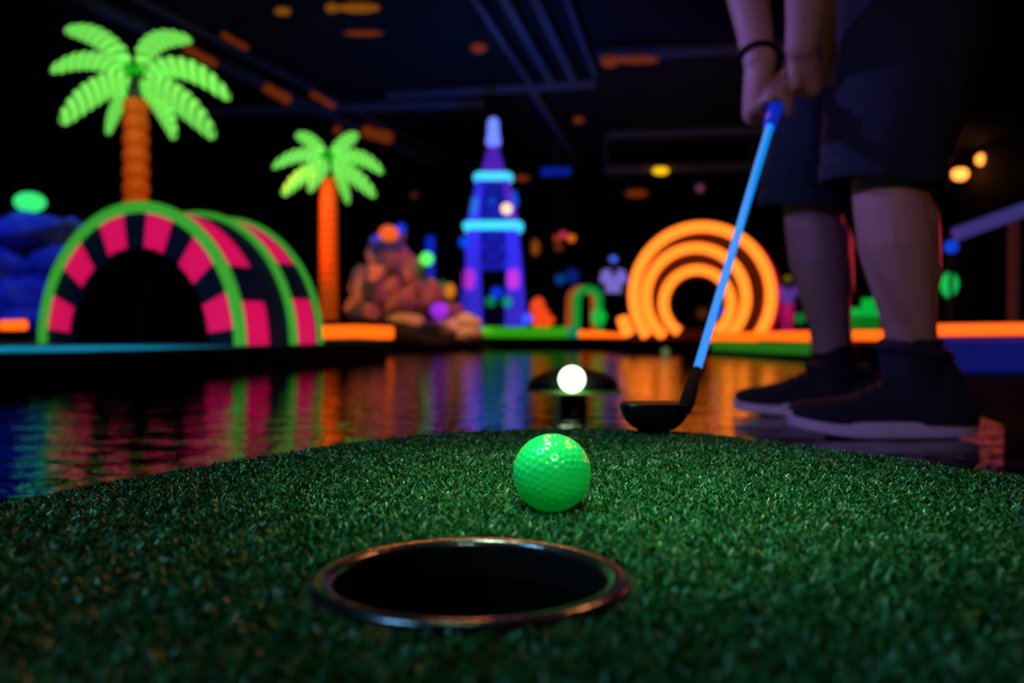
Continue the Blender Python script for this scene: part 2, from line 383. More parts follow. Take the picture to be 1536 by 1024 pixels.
# ------------------------------------------------------------------ putter
S0 = P(1031, 603, .85); T0 = P(1165, 155, 1.6); ax = (T0 - S0).normalized(); SL = (T0 - S0).length
top = T0 + ax * .10
pt = thing('putter', (P(984, 652, .85).x, .855, .002), 'putter with glowing blue shaft and black head held over the green edge', 'golf club')
hw = 50.5 * .85 / F; hc = P(983, 603, .85)
rings = []
for z, sx, sy, ox in ((.0045, .22, .3, .0), (.006, .42, .5, 0), (.010, .66, .72, 0), (.016, .84, .88, 0), (.022, .95, .96, 0), (.029, 1, 1, 0), (.0335, 1, 1, 0), (.0355, .96, .95, 0)):
    rg = []
    for k in range(40):
        an = 2 * math.pi * k / 40; c, s_ = math.cos(an), math.sin(an)
        e = lambda q: math.copysign(abs(q) ** .62, q)
        rg.append((hc.x + ox + e(c) * hw * sx, .858 + e(s_) * .026 * sy, z * .92 - .002))
    rings.append(rg)
MB().loft(rings).build('head', M['putter'], pt)
S1 = S0 + ax * .055
MB().tube([S0 - ax * .012 + Vector((0, .004, 0)), S0 + ax * .005, S0 + ax * .03, S1], [.0068, .0075, .0066, .0058], 16).build('hosel', M['black'], pt)
G0 = S0 + ax * (SL * .865)
MB().tube([S1 - ax * .002, G0 + ax * .01], [.0043, .0062], 16).build('shaft', M['shaft'], pt)
MB().tube([G0 + ax * t for t in (-.004, 0, .05, .12, SL * .135 + .09, SL * .135 + .10)], [.0075, .0105, .0115, .0125, .0135, .011], 18).build('grip', M['grip'], pt)

# ------------------------------------------------------------------ golfer
def fuse(mb, name, m, parent, voxel=.004, smooth=6):
    """Union of overlapping shapes into one continuous skin."""
    o = mb.build(name, m, parent)
    md = o.modifiers.new('r', 'REMESH'); md.mode = 'VOXEL'; md.voxel_size = voxel; md.use_smooth_shade = True
    s = o.modifiers.new('s', 'SMOOTH'); s.iterations = smooth; s.factor = .5
    dg = bpy.context.evaluated_depsgraph_get(); me = bpy.data.meshes.new_from_object(o.evaluated_get(dg))
    o.modifiers.clear(); old = o.data; o.data = me; me.name = name; bpy.data.meshes.remove(old)
    me.polygons.foreach_set('use_smooth', [True] * len(me.polygons)); return o

gp = thing('person', (.70, 1.79, W), 'person in dark shorts and sneakers bending to putt, only lower body in frame', 'person')
FLY, FRY = 1.575, 2.02
FRY = 1.98
aL = P(1372, 535, FLY); aR = P(1252, 535, FRY)
kL = P(1330, 262, FLY); kR = P(1216, 300, FRY)
hipL = Vector((.775, 1.70, .80)); hipR = Vector((.775, 1.90, .80))
wL = P(1203, 70, 1.59); wR = P(1139, 92, 1.64)
eL = P(1232, -190, 1.52); eR = P(1095, -170, 1.86)
shL = Vector((.54, 1.60, 1.19)); shR = Vector((.50, 1.97, 1.19))
b = MB()
def limb(pts, rs):
    for i in range(len(pts) - 1): b.capsule(pts[i], pts[i+1], rs[i], rs[i+1], 20)
for ank, kn, hip, Y in ((aL, kL, hipL, FLY), (aR, kR, hipR, FRY)):
    d = kn - ank
    limb([ank - Vector((-.008, 0, .10)), ank - Vector((0, 0, .03)), ank + d*.2, ank + d*.45, ank + d*.62, ank + d*.8, kn], [.036, .040, .045, .058, .066, .064, .060])
    b.capsule(ank + d*.45 + Vector((.016, 0, 0)), ank + d*.74 + Vector((.02, 0, 0)), .050, .056, 18)   # calf bulge
    limb([kn, kn + (hip-kn)*.3, kn + (hip-kn)*.65, hip], [.060, .07, .082, .09])
    b.capsule(ank - Vector((-.02, 0, .10)), ank - Vector((.14, 0, .12)), .036, .026)                  # foot in the shoe
limb([Vector((.785, 1.80, .83)), Vector((.72, 1.79, .97)), Vector((.63, 1.79, 1.10)), Vector((.56, 1.79, 1.21))], [.125, .115, .125, .10])
for h_ in (hipL, hipR): b.capsule(h_, Vector((.76, 1.80, .90)), .095, .10)
for s_ in (shL, shR): b.capsule(Vector((.56, 1.79, 1.17)), s_, .10, .062)
nk = Vector((.50, 1.79, 1.27)); hd = Vector((.405, 1.79, 1.345))
b.capsule(Vector((.55, 1.79, 1.2)), nk, .062, .055); b.capsule(nk, hd, .055, .06)
b.ball(hd + Vector((.005, 0, .015)), (.098, .076, .10), 28, 18); b.ball(hd + Vector((-.045, 0, -.05)), (.05, .05, .05))
b.capsule(hd + Vector((-.092, 0, -.01)), hd + Vector((-.106, 0, -.035)), .010, .014)
for s_ in (-1, 1):
    b.ball(hd + Vector((.0, s_*.078, -.01)), (.018, .010, .03)); b.ball(hd + Vector((-.085, s_*.032, .006)), (.014, .014, .010))
b.capsule(hd + Vector((-.083, -.02, -.063)), hd + Vector((-.083, .02, -.063)), .008)
limb([shL, shL + (eL-shL)*.5, eL], [.058, .048, .042]); limb([shR, shR + (eR-shR)*.5, eR], [.058, .048, .042])
limb([eL, eL + (wL-eL)*.3, eL + (wL-eL)*.6, eL + (wL-eL)*.85, wL], [.042, .046, .043, .033, .030])
limb([eR, eR + (wR-eR)*.3, eR + (wR-eR)*.6, eR + (wR-eR)*.85, wR], [.042, .047, .042, .033, .030])
# hands around the grip: s = along the grip (down), side = palm side, fr = direction in which fingers start wrapping
def hand(wrist, s0, side, fr, tend):
    dn = -ax; q = lambda v: (v - ax * v.dot(ax)).normalized()
    side = q(side); fr = q(fr - side * fr.dot(side))
    fr = (fr - side * fr.dot(side)).normalized()
    cen = T0 + ax * s0; gr = .0125
    ks = []
    for i, (off, L, rf) in enumerate(((-.033, .85, .0082), (-.011, .98, .0092), (.011, 1.04, .0095), (.033, 1.0, .0092))):
        c0 = cen + dn * off; rad = gr + rf + .001
        kp = c0 + side * (rad + .012) + fr * .008; ks.append(kp)
        prev = kp; pr = rf * 1.25
        for a_ in (35, 80, 130, 175, 215):
            if a_ > 215 * L + 8: break
            an = R(a_); pz = c0 + side * math.cos(an) * rad * (1.18 if a_ < 60 else 1) + fr * math.sin(an) * rad * 1.1 + dn * .004 * math.sin(an)
            b.capsule(prev, pz, pr, rf, 12); prev = pz; pr = rf
        b.ball(prev, rf * 1.02, 12, 8)
    heel = cen + side * (gr + .026) - fr * .024 + (wrist - cen) * .18
    for kp in ks: b.capsule(wrist + (cen - wrist) * .18, kp, .021, .0135, 14); b.capsule(heel, kp, .019, .0125, 12)
    b.capsule(wrist, heel, .027, .024, 16); b.capsule(wrist, ks[1], .026, .016)
    t0 = wrist + (heel - wrist) * .5 + fr * .012; t1 = cen + side * .012 + fr * .016 - dn * .012 * tend; t2 = cen + fr * (gr + .011) + dn * .02 * tend; t3 = cen + fr * (gr + .009) + side * .004 + dn * .045 * tend
    b.capsule(t0, t1, .016, .0125, 12); b.capsule(t1, t2, .0125, .0105, 12); b.capsule(t2, t3, .0105, .0085, 12)
hand(wL, .066, Vector((.55, -1, 0)), Vector((-1, -.2, 0)), 1)
hand(wR, .004, Vector((-.75, .65, 0)), Vector((-.55, -1, 0)), 1)
fuse(b, 'body', M['skin'], gp, .0042, 5)

# shorts: an outer cloth wall, a hem and an inner wall on each leg, joined at the seat
sh = MB()
def ell(c, rx, ry, n=40, tilt=0, wob=0, ph=0):
    out = []
    for k in range(n):
        a_ = 2*math.pi*k/n; wv = 1 + wob * (math.sin(3*a_ + ph) * .6 + math.sin(5*a_ - 2*ph) * .4 + .5*math.sin(8*a_+ph*3))
        x = rx*wv*math.cos(a_); y = ry*wv*math.sin(a_); out.append((c[0] + x, c[1] + y, c[2] + tilt * x))
    return out
for kn, hip, Y, ph in ((kL, hipL, FLY, 0.), (kR, hipR, FRY, 1.7)):
    cen = lambda z: kn + (hip - kn) * ((z - kn.z) / (hip.z - kn.z)) if z > kn.z else Vector((kn.x + (kn.z - z) * .05, kn.y, z))
    rr = []
    hem = kn.z - (.022 if Y == FLY else .025)
    for z, rx, ry in ((hip.z + .02, .150, .115), (hip.z - .08, .148, .12), (.62, .140, .118), (.54, .128, .112), (.47, .118, .106), (.41, .110, .10), (hem + .035, .103, .098), (hem + .03, .107, .101), (hem + .002, .106, .1)):
        c = cen(z); rr.append(ell((c.x - .008, c.y, z), rx, ry, 48, -.10, .028, ph + z * 9))
    c = cen(hem); rr.append(ell((c.x - .008, c.y, hem), .102, .097, 48, -.10, .028, ph + hem * 9))
    for z in (hem + .004, hem + .06, hem + .15): c = cen(z); rr.append(ell((c.x - .008, c.y, z), .101 if z < hem + .1 else .09, .095 if z < hem + .1 else .09, 48, -.10, .028, ph + z * 9))
    sh.loft(rr, caps=False)
rr = []
for z, cx, rx, ry in ((.70, .765, .115, .17), (.78, .775, .155, .20), (.86, .775, .158, .195), (.93, .755, .145, .18), (.97, .735, .135, .165)):
    rr.append(ell((cx, 1.795, z), rx, ry, 48, 0, .012, z * 7))
sh.loft(rr, caps=True)
shorts = sh.build('shorts', M['shorts'], gp)
MB().tube([(.765 + .147*math.cos(t), 1.795 + .183*math.sin(t), .925) for t in [2*math.pi*k/40 for k in range(40)]], .012, 10, closed=True).build('waistband', M['shorts'], shorts)
# shirt
st_ = MB()
rr = [ell((cx, 1.79, z), rx, ry, 48, 0, .015, z*6) for z, cx, rx, ry in ((.88, .765, .16, .19), (.95, .735, .155, .185), (1.03, .685, .15, .185), (1.12, .62, .145, .195), (1.20, .56, .12, .18), (1.245, .53, .075, .09))]
st_.loft(rr)
for s_, e_ in ((shL, eL), (shR, eR)): st_.tube([Vector((.56, 1.79, 1.17)) + (s_ - Vector((.56,1.79,1.17)))*.5, s_, s_ + (e_-s_)*.35, s_ + (e_-s_)*.6], [.09, .078, .068, .070], 24)
st_.build('shirt', M['shirt'], gp)
hr = MB(); hr.ball(hd + Vector((.016, 0, .03)), (.100, .083, .098), 28, 18); hr.ball(hd + Vector((.055, 0, -.01)), (.055, .07, .06)); fuse(hr, 'hair', M['hair'], gp, .006, 3)
# wristband
wd = (wR - eR).normalized(); u = wd.orthogonal().normalized(); v_ = wd.cross(u)
wc = wR - wd * .012
MB().tube([wc + (u*math.cos(t) + v_*math.sin(t)) * .0335 for t in [2*math.pi*k/40 for k in range(40)]], .0055, 10, closed=True).build('wristband', M['black'], gp)

def shoe(toe, heel, cy, ankle, collar, SPR=.018):
    """Sneaker pointing along -x; toe, heel are x positions."""
    L = heel - toe
    root = None
    wid = lambda u: .047 * (1 - abs(2*u - .9) ** 3.2 * .55) * (1.08 if .6 < u < .9 else 1) * (.62 if u > .985 else 1)
    def outline_(grow, n=44):
        pts = []
        for k in range(n):
            a_ = 2*math.pi*k/n; c, s_ = math.cos(a_), math.sin(a_)
            x = math.copysign(abs(c) ** .75, c) * .5; u = .5 - x      # u = 0 heel, 1 toe
            w_ = .043 + .009 * math.sin(math.pi * min(1, max(0, (u - .3) / .62)))
            pts.append((u, (L/2 + grow) * x * 2, math.copysign(abs(s_) ** .72, s_) * (w_ + grow)))
        return pts
    cx = (toe + heel) / 2
    def ring(z, grow):
        out = []
        for u, x, y in outline_(grow):
            spring = SPR * max(0, (u - .62) / .38) ** 1.8 + .006 * max(0, (.12 - u) / .12)
            out.append((cx + x, cy + y, W + z + spring))
        return out
    sole = MB().loft([ring(.0005, -.006), ring(.003, -.001), ring(.012, .001), ring(.026, .0005), ring(.029, -.003)])
    up = MB(); rr = []
    hs = ((.015, .06, .020), (.04, .085, .034), (.10, .118, .041), (.20, collar * .98, .044), (.30, collar, .045), (.38, collar*.93, .044), (.46, .108, .044), (.56, .088, .047), (.68, .072, .050), (.80, .062, .048), (.90, .054, .041), (.96, .046, .031), (.99, .038, .018))
    for u, h_, w_ in hs:
        x = heel - u * L; sp = SPR * max(0, (u - .62) / .38) ** 1.8; rg = []
        for k in range(28):
            a_ = 2*math.pi*k/28; c, s_ = math.cos(a_), math.sin(a_)
            yy = math.copysign(abs(c) ** .7, c) * w_; zt = (abs(s_) ** .8)
            if s_ > 0:
                z = .024 + (h_ - .024) * zt; yy *= 1 - .28 * zt * (1 if u > .4 else .5)
            else: z = .024 - .004 * zt
            rg.append((x, cy + yy, W + z + sp))
        rr.append(rg)
    up.loft(rr)
    o = up.build('shoe', M['shoe'], gp)
    sole.build('sole', M['sole'], o, loc=None) if False else None
    q = sole.build('sole', M['sole'], gp); q.parent = o
    lc = MB()
    for i in range(5):
        u = .40 + i * .055; x = heel - u * L; z = W + np.interp(u, [.38, .46, .56, .68], [collar*.93, .108, .088, .072]) + .002
        lc.tube([(x - .004, cy - .026, z - .012), (x, cy - .012, z), (x + .006, cy + .012, z), (x + .01, cy + .026, z - .012)], .0032, 8)
    for s_ in (-1, 1): lc.tube([(heel - .40*L, cy, W + .118), (heel - .42*L, cy + s_*.02, W + .125), (heel - .45*L, cy + s_*.03, W + .105), (heel - .44*L, cy + s_*.008, W + .112)], .0028, 8)
    q = lc.build('laces', M['sock'], gp); q.parent = o
    cl = MB(); zc = W + collar
    cl.tube([(ankle.x + .054*math.cos(t), cy + .046*math.sin(t), zc - .008 - .010*math.cos(t)) for t in [2*math.pi*k/36 for k in range(36)]], .012, 12, closed=True)
    cl.loft([ell((ankle.x, cy, z), rx, .045, 36) for z, rx in ((zc - .07, .056), (zc - .02, .054), (zc - .004, .050))])
    q = cl.build('collar', M['shoe'], gp); q.parent = o
    return o
shoe(P(1182, 620, FLY).x, P(1466, 620, FLY).x, FLY, aL, .158)
shoe(P(1101, 600, FRY).x, P(1101, 600, FRY).x + .325, FRY, aR, .105, .010)
MB().loft([ell((aR.x, FRY, z), r_, r_*.95, 32) for z, r_ in ((W + .07, .05), (W + .12, .047), (W + .150, .0455), (W + .153, .044))]).build('sock', M['sock'], gp)
MB().loft([ell((aL.x, FLY, z), r_, r_*.95, 32) for z, r_ in ((W + .10, .05), (W + .15, .049), (W + .168, .0475), (W + .171, .046))]).build('sock', M['sock'], gp)

# ------------------------------------------------------------------ decks and kerbs
DZ = .0255
deck = thing('raised_deck', (-2.6, 5.5, W), 'low black deck with teal carpet top under the striped tunnel', 'deck')
dp = [(-1.90, 2.0), (-1.655 + .03, 2.80), (-1.26, 4.0), (-.78, 5.58), (-1.25, 8.75), (-7.5, 8.75), (-7.5, 2.0)]
MB().prism(dp, W, DZ - .012).build('base', M['black'], deck, smooth=False)
MB().prism([(x - .002 * (x > -7), y) for x, y in dp], DZ - .011, DZ).build('carpet', M['teal_turf'], deck, smooth=False)

plat = thing('raised_platform', (1.5, 11, W), 'low black platform on the far shore carrying the tower and orange rings', 'platform')
pp = [(-8.4, 8.85), (-1.2, 8.85), (.55, 8.85), (.95, 8.3), (1.20, 7.2), (1.70, 7.1), (1.83, 5.5), (1.62, 4.2), (2.0, 3.9), (8.4, 3.9), (8.4, 21.9), (-8.4, 21.9)]
MB().prism(pp, W, SH).build('base', M['black'], plat, smooth=False)
MB().prism([(1.60, 3.88), (8.4, 3.88), (8.4, 3.90), (1.62, 3.90)], W + .001, SH + .028).build('blue_fascia', M['blue_wall'], plat, smooth=False)
MB().bar((1.62, 3.9, SH + .03), (8.4, 3.9, SH + .03), .05, .022).build('ledge', mat('lilac_ledge', (.25, .08, .4), .6, (.2, .03, .3), .15), plat)
e0 = P(1068, 508, 7.08); e1 = P(1218, 520, 5.4)

def kerb(pts, r, m, label, z=None):
    o = MB().tube(pts, r, 14).build('kerb_tube', m); tag(o, label, 'kerb', 'glowing kerbs along the shore')
def kp_(px, py, Y): return P(px, py, Y)
kerb([kp_(482, 498, 6.9), kp_(535, 497, 6.95), kp_(588, 499, 6.9)], 9.5 * 6.9 / F, M['orange_kerb'], 'glowing orange kerb at the foot of the small palm')
kerb([kp_(2, 488, 6.0), kp_(38, 487, 6.0)], 7.5 * 6 / F, M['orange_kerb'], 'short glowing orange kerb left of the striped tunnel')
tag(MB().box((-3.46, 5.93, DZ), (-3.24, 6.07, .1)).build('kerb_block', M['black'], bevel=.01), 'small black block under the short orange kerb on the far left', 'block')
kerb([kp_(722, 497.5, 8.8), kp_(800, 498, 8.8), kp_(850, 498, 8.8)], 8 * 8.8 / F, M['green_kerb'], 'glowing green kerb in front of the blue tower')
kerb([kp_(851, 498, 8.8), kp_(868, 499, 8.8)], 8 * 8.8 / F, glow('teal_kerb', srgb(20, 170, 120), .5), 'short teal piece between the green and orange kerbs')
kerb([kp_(870, 502, 8.78), kp_(900, 504, 8.7), kp_(932, 507, 8.5)], 7 * 8.7 / F, M['orange_kerb'], 'glowing orange kerb just left of the orange rings')
kerb([kp_(1062, 507, 7.0), kp_(1078, 504, 7.0)], 6 * 7 / F, M['orange_kerb'], 'stub of orange kerb at the right foot of the inner rings')
kerb([kp_(1079, 504, 6.9), kp_(1140, 505, 6.4), kp_(1180, 504, 5.95), kp_(1216, 504, 5.6)], 7.2 * 6 / F, M['orange_kerb'], 'long glowing orange kerb right of the rings, above green strip')
kerb([kp_(1222, 505, 5.4), kp_(1290, 503, 4.5), kp_(1328, 503, 4.15)], 7.5 * 4.4 / F, M['orange_kerb'], 'glowing orange kerb seen between the legs of the golfer')
kerb([kp_(1400, 495, 4.0), kp_(1470, 494, 4.0), kp_(1640, 492, 4.0)], 9 * 4 / F, M['orange_kerb'], 'glowing orange kerb on the blue wall at far right')
gs = MB(); pa, pb, pc = P(1072, 511, 7.0), P(1140, 513, 6.4), P(1216, 514, 5.55)
gs.loft([[p + Vector((-.03, -.06, 0)) + Vector((0, -.03, -.072)), p + Vector((-.03, -.03, -.072)), p + Vector((-.03, -.03, .003)), p + Vector((-.03, -.09, .003))] for p in (pa, pb, pc)])
gs.build('turf_strip', M['green_side'], None); tag(bpy.data.objects['turf_strip'], 'green painted strip under the orange kerb right of the rings', 'strip')
tag(MB().prism([(.66, 1.20), (4.2, 1.20), (4.2, 3.87), (1.42, 3.87), (1.2, 2.6), (.99, 1.80)], W, W + .004).build('reflection_blocker', M['black'], smooth=False), 'added flat black sheet on the wet floor behind the golfer, hiding the kerb reflection', 'added sheet')  # added black sheet that hides the kerb's reflection in the wet floor
# black base carrying that slanting strip
tag(MB().prism([(pa.x, 7.06), (pa.x - .01, 6.97), (pb.x - .02, 6.37), (pc.x, 5.50), (1.83, 5.5), (1.70, 7.1)], W, -.03).build('platform_step', M['black'], smooth=False), 'black step under the green strip right of the orange rings', 'step')

# ------------------------------------------------------------------ striped tunnel
TR = Vector((-1.306, 4.33, DZ)); TH = R(25); dR = Vector((math.cos(TH), -math.sin(TH), 0)); dA = Vector((math.sin(TH), math.cos(TH), 0))
RT = .705; TC = TR - dR * RT
tun = thing('tunnel', TC + dA * .3, 'striped half-round tunnel with green hoops and hot pink patches', 'tunnel')
def tp(r, an, t): return TC + dR * (r * math.cos(an)) + Vector((0, 0, 1)) * (r * math.sin(an) * 1.02) + dA * t
def arc_shell(r0, r1, t0, t1, name, mats, pick, n=90, parent=tun):
    mb = MB(); tt = [t0 + (t1 - t0) * k / 6 for k in range(7)]
    for i in range(n):
        a0, a1 = math.pi*i/n, math.pi*(i+1)/n
        for k in range(6):
            mi = pick((a0+a1)/2, (tt[k]+tt[k+1])/2)
            mb.add([tp(r1,a0,tt[k]), tp(r1,a1,tt[k]), tp(r1,a1,tt[k+1]), tp(r1,a0,tt[k+1])], [(0,1,2,3)], mi)
            mb.add([tp(r0,a0,tt[k]), tp(r0,a1,tt[k]), tp(r0,a1,tt[k+1]), tp(r0,a0,tt[k+1])], [(3,2,1,0)], 0)
        for t in (t0, t1): mb.add([tp(r0,a0,t), tp(r0,a1,t), tp(r1,a1,t), tp(r1,a0,t)], [(0,1,2,3)], 0)
    return mb.build(name, mats, parent, fix=False)
deg = math.degrees
def pickA(an, t):
    d = deg(an)
    if t < .20 and (d < 18 or 33 < d < 84 or 100 < d < 140 or d > 158): return 1
    return 0
def pickB(an, t):
    d = deg(an)
    return 1 if (t < .58 and (d < 20 or 38 < d < 86 or 100 < d < 140 or d > 158)) else 0
arc_shell(RT - .04, RT - .012, .03, .39, 'front_shell', [M['navy'], M['pink']], pickA)
arc_shell(RT - .045, RT - .041, .031, .61, 'inner_lining', [M['black'], M['black']], lambda a, t: 1)
arc_shell(RT - .04, RT - .012, .39, .63, 'rear_shell', [M['navy'], M['pink']], pickB)
# face panel with pink patches
fp = MB(); n = 180
for i in range(n):
    a0, a1 = math.pi*i/n, math.pi*(i+1)/n; d = deg((a0+a1)/2); mi = 1 if abs(((d) % 30) - 15) < 7.6 else 0
    ri, ro = RT * .70, RT - .012
    rm = [ri, ri + .012, ro]
    for k in range(2):
        fp.add([tp(rm[k],a0,.0), tp(rm[k],a1,.0), tp(rm[k+1],a1,.0), tp(rm[k+1],a0,.0)], [(0,1,2,3)], mi)
    fp.add([tp(ri,a0,.0), tp(ri,a1,.0), tp(ri,a1,.03), tp(ri,a0,.03)], [(0,1,2,3)], 0)
    fp.add([tp(ri,a0,.03), tp(ri,a1,.03), tp(ro,a1,.03), tp(ro,a0,.03)], [(0,1,2,3)], 0)
fp.build('face_panel', [M['navy'], M['pink']], tun, fix=False)
MB().add([tp(RT - .045, math.pi*k/48, .62) for k in range(49)], [tuple(range(49))]).build('rear_plug', M['black'], tun, smooth=False, fix=False)  # black sheet added to close the tunnel and keep its inside dark
for t, r_ in ((.0, .030), (.395, .026), (.625, .018)):
    MB().tube([tp(RT - .01, math.pi*k/72, t) for k in range(73)], r_, 12).build('hoop', M['ringgreen'], tun)

# ------------------------------------------------------------------ palms
def bez(p0, p1, p2, n):
    return [p0*(1-t)**2 + p1*2*t*(1-t) + p2*t*t for t in [k/(n-1) for k in range(n)]]
def frond(p0, p1, p2, wid, parent, thick=.6, ridges=11):
    n, sg = 90, 22; pts = bez(p0, p1, p2, n); v = []; f = []; col = []
    for i, p in enumerate(pts):
        t = i/(n-1); T = (pts[min(i+1, n-1)] - pts[max(i-1, 0)]).normalized()
        prof = (min(1, t/.22) ** .55 * (1 - max(0, (t-.45)/.55) ** 2.2 * .62)) if t < .97 else .38 * (1-t)/.03 + .02
        wd_k = .92; prof = wd_k * max(.04, prof * (.55 + .45 * min(1, t / .12)))
        up = Vector((0, 0, 1)) - T * T.z
        up = up.normalized() if up.length > .05 else Vector((0, -1, 0)); up = (up - T*up.dot(T)).normalized(); sd = T.cross(up)
        for k in range(sg):
            a_ = 2*math.pi*k/sg; ph = (t * ridges + .5 * math.sin(a_)) % 1.0
            rd = abs(math.sin(math.pi * ph)); w_ = wid * prof * (.82 + .18 * rd)
            # the crown of the frond is ridged; its visible face is broad
            v.append(p + up * math.sin(a_) * w_ + sd * math.cos(a_) * w_ * thick); col.append(min(1, max(0, rd * 1.35 - .42)))
    for i in range(n-1):
        for k in range(sg): l = (k+1) % sg; f.append((i*sg+k, i*sg+l, (i+1)*sg+l, (i+1)*sg+k))
    f.append(tuple(range(sg))[::-1]); f.append(tuple((n-1)*sg+k for k in range(sg)))
    mb = MB(); mb.add(v, f); o = mb.build('frond', M['frond'], parent)
    at = o.data.attributes.new('groove_shade', 'FLOAT', 'POINT'); at.data.foreach_set('value', col); return o
def palm(cpx, cpy, Y, fr, trunk, basez, label, wscale, nseg):
    k = Y / F; c = P(cpx, cpy, Y); tb = P(trunk[0], 400, Y)
    root = thing('palm_tree', (tb.x, Y, basez), label, 'palm tree')
    for tx, ty, mx_, my_, dy, wd_ in fr:
        frond(P(cpx + (mx_-cpx)*.14, cpy + (my_-cpy)*.14, Y - .05 + dy*.15), P(2*mx_ - (cpx+tx)/2, 2*my_ - (cpy+ty)/2, Y + dy*.6), P(tx, ty, Y + dy), wd_ * k, root, ridges=9 if wscale else 7)
    MB().ball(c + Vector((-.03, -.06, .04)), (.04, .04, .04)).ball(c + Vector((.04, -.08, .03)), .035).build('crown_buds', M['frond'], root)
    mb = MB(); z1 = P(trunk[0], trunk[1], Y).z; prof = []
    r1, r0 = trunk[2] * k, trunk[3] * k
    for i in range(nseg):
        for q in range(8):
            t = (i + q/8) / nseg; prof.append(((r0 + (r1-r0)*t) * (.78 + .24 * math.sin(math.pi * q/8) ** .7), basez + (z1-basez) * t))
    prof = [(.001, basez)] + prof + [(r1*.9, z1), (.001, z1 + .02)]
    MB().lathe([(r1*.7, z1), (r1*.55, c.z - .05), (r1*.8, c.z - .01), (.001, c.z + .02)], (tb.x, Y, 0), 20).build('crown_hub', M['charcoal'], root)
    mb.lathe(prof, (tb.x, Y, 0), 24); mb.build('trunk', M['trunk'], root)
palm(205, 116, 6.3, [(97, 46, 155, 62, .25, 17), (288, 62, 232, 66, .25, 17), (76, 108, 138, 92, -.1, 15), (345, 150, 275, 104, -.1, 17),
                     (92, 186, 143, 138, -.45, 19), (322, 207, 268, 150, -.45, 20), (262, 209, 240, 155, -.2, 17), (162, 202, 176, 160, .3, 15)],
     (205, 150, 18, 20), DZ, 'tall palm tree with glowing green fronds behind the striped tunnel', 1, 15)
tag(MB().lathe([(.001, SH), (.34, SH), (.30, .19), (.26, .20), (.001, .20)], (P(493, 400, 8.2).x - .02, 9.25, 0), 24).build('planter', M['black']), 'low round black planter under the small palm', 'planter')
palm(493, 242, 9.2, [(444, 203, 468, 214, .3, 12), (537, 202, 516, 215, .2, 12), (409, 252, 452, 233, 0, 11), (574, 260, 535, 236, 0, 12),
                     (424, 293, 456, 262, -.35, 12), (463, 287, 480, 258, -.5, 12), (563, 295, 528, 262, -.35, 13), (522, 306, 512, 272, .2, 11)],
     (493, 268, 13, 14), .2, 'smaller palm tree with orange trunk beside the rock mound', 0, 16)

# ------------------------------------------------------------------ rocks
def boulder(c, r, m, label, seed, group):
    bm = bmesh.new(); bmesh.ops.create_icosphere(bm, subdivisions=4, radius=1); sv = Vector((seed * 3.1, seed * 1.7, seed * .9))
    for v in bm.verts:
        p = v.co.copy(); d = 1 + .32 * noise.noise(p * 1.3 + sv) + .14 * noise.noise(p * 3.1 + sv) + .05 * noise.noise(p * 8 + sv)
        q = p * d; v.co = Vector((q.x * r[0], q.y * r[1], q.z * r[2]))
    me = bpy.data.meshes.new('boulder'); bm.to_mesh(me); bm.free(); me.materials.append(m)
    me.polygons.foreach_set('use_smooth', [True] * len(me.polygons))
    o = bpy.data.objects.new('boulder', me); C.objects.link(o); o.location = c; tag(o, label, 'boulder', group)
G = 'boulders of the rock mound'
RK = [(575, 455, 10.2, 48, 36, 'largest boulder at the core of the mound'), (583, 388, 10.2, 30, 27, 'upper boulder under the capstone'), (578, 367, 10.1, 24, 14, 'capstone of the mound, blue light put into its colour'),
      (548, 432, 9.9, 21, 34, 'boulder on the left flank above the palm foot'), (617, 408, 10.1, 20, 24, 'boulder on the right shoulder below the crest'),
      (638, 442, 10.0, 22, 26, 'boulder on the right flank'), (603, 458, 9.5, 20, 22, 'rounded boulder low in the middle of the mound'), (662, 447, 10.1, 15, 20, 'boulder right of the flank next to the yellow lamp'),
      (545, 470, 9.6, 22, 16, 'low boulder beside the palm planter'), (598, 352, 10.4, 12, 12, 'small boulder behind the capstone'), (676, 478, 9.9, 24, 24, 'low boulder below the yellow lamp'),
      (565, 412, 9.6, 14, 15, 'small ledge stone on the upper face'), (590, 430, 9.5, 12, 14, 'small stone jutting from the middle of the face')]
for i, (px, py, Y, rx, rz, lab) in enumerate(RK):
    k = Y / F; boulder(P(px, py, Y), (rx * k, rx * k * .8, rz * k), M['rock_blue' if px == 578 else 'rock'], 'painted ' + lab, i + 1, G)  # capstone takes the blue rock colour for the blue light on it
G = 'flat shore rocks before the mound'
for i, (px, py, Y, rx, rz, lab) in enumerate([(612, 484, 8.75, 34, 13, 'orange-lit flat shore rock at left'), (655, 496, 8.55, 34, 17, 'dark shore rock under the purple globe'), (697, 486, 8.6, 27, 16, 'peach-lit shore rock at the right end'),
                                             (620, 505, 8.5, 32, 13, 'low dark shore rock at the waterline, left'), (702, 503, 8.5, 24, 11, 'low reddish shore rock at the waterline, right'), (655, 512, 8.35, 30, 7, 'flat wet shore rock at the waterline, middle')]):
    k = Y / F; boulder(P(px, py, Y), (rx * k, rx * k * .7, rz * k), M['rock'], lab, i + 31, G)
G = 'blue boulders behind the striped tunnel'
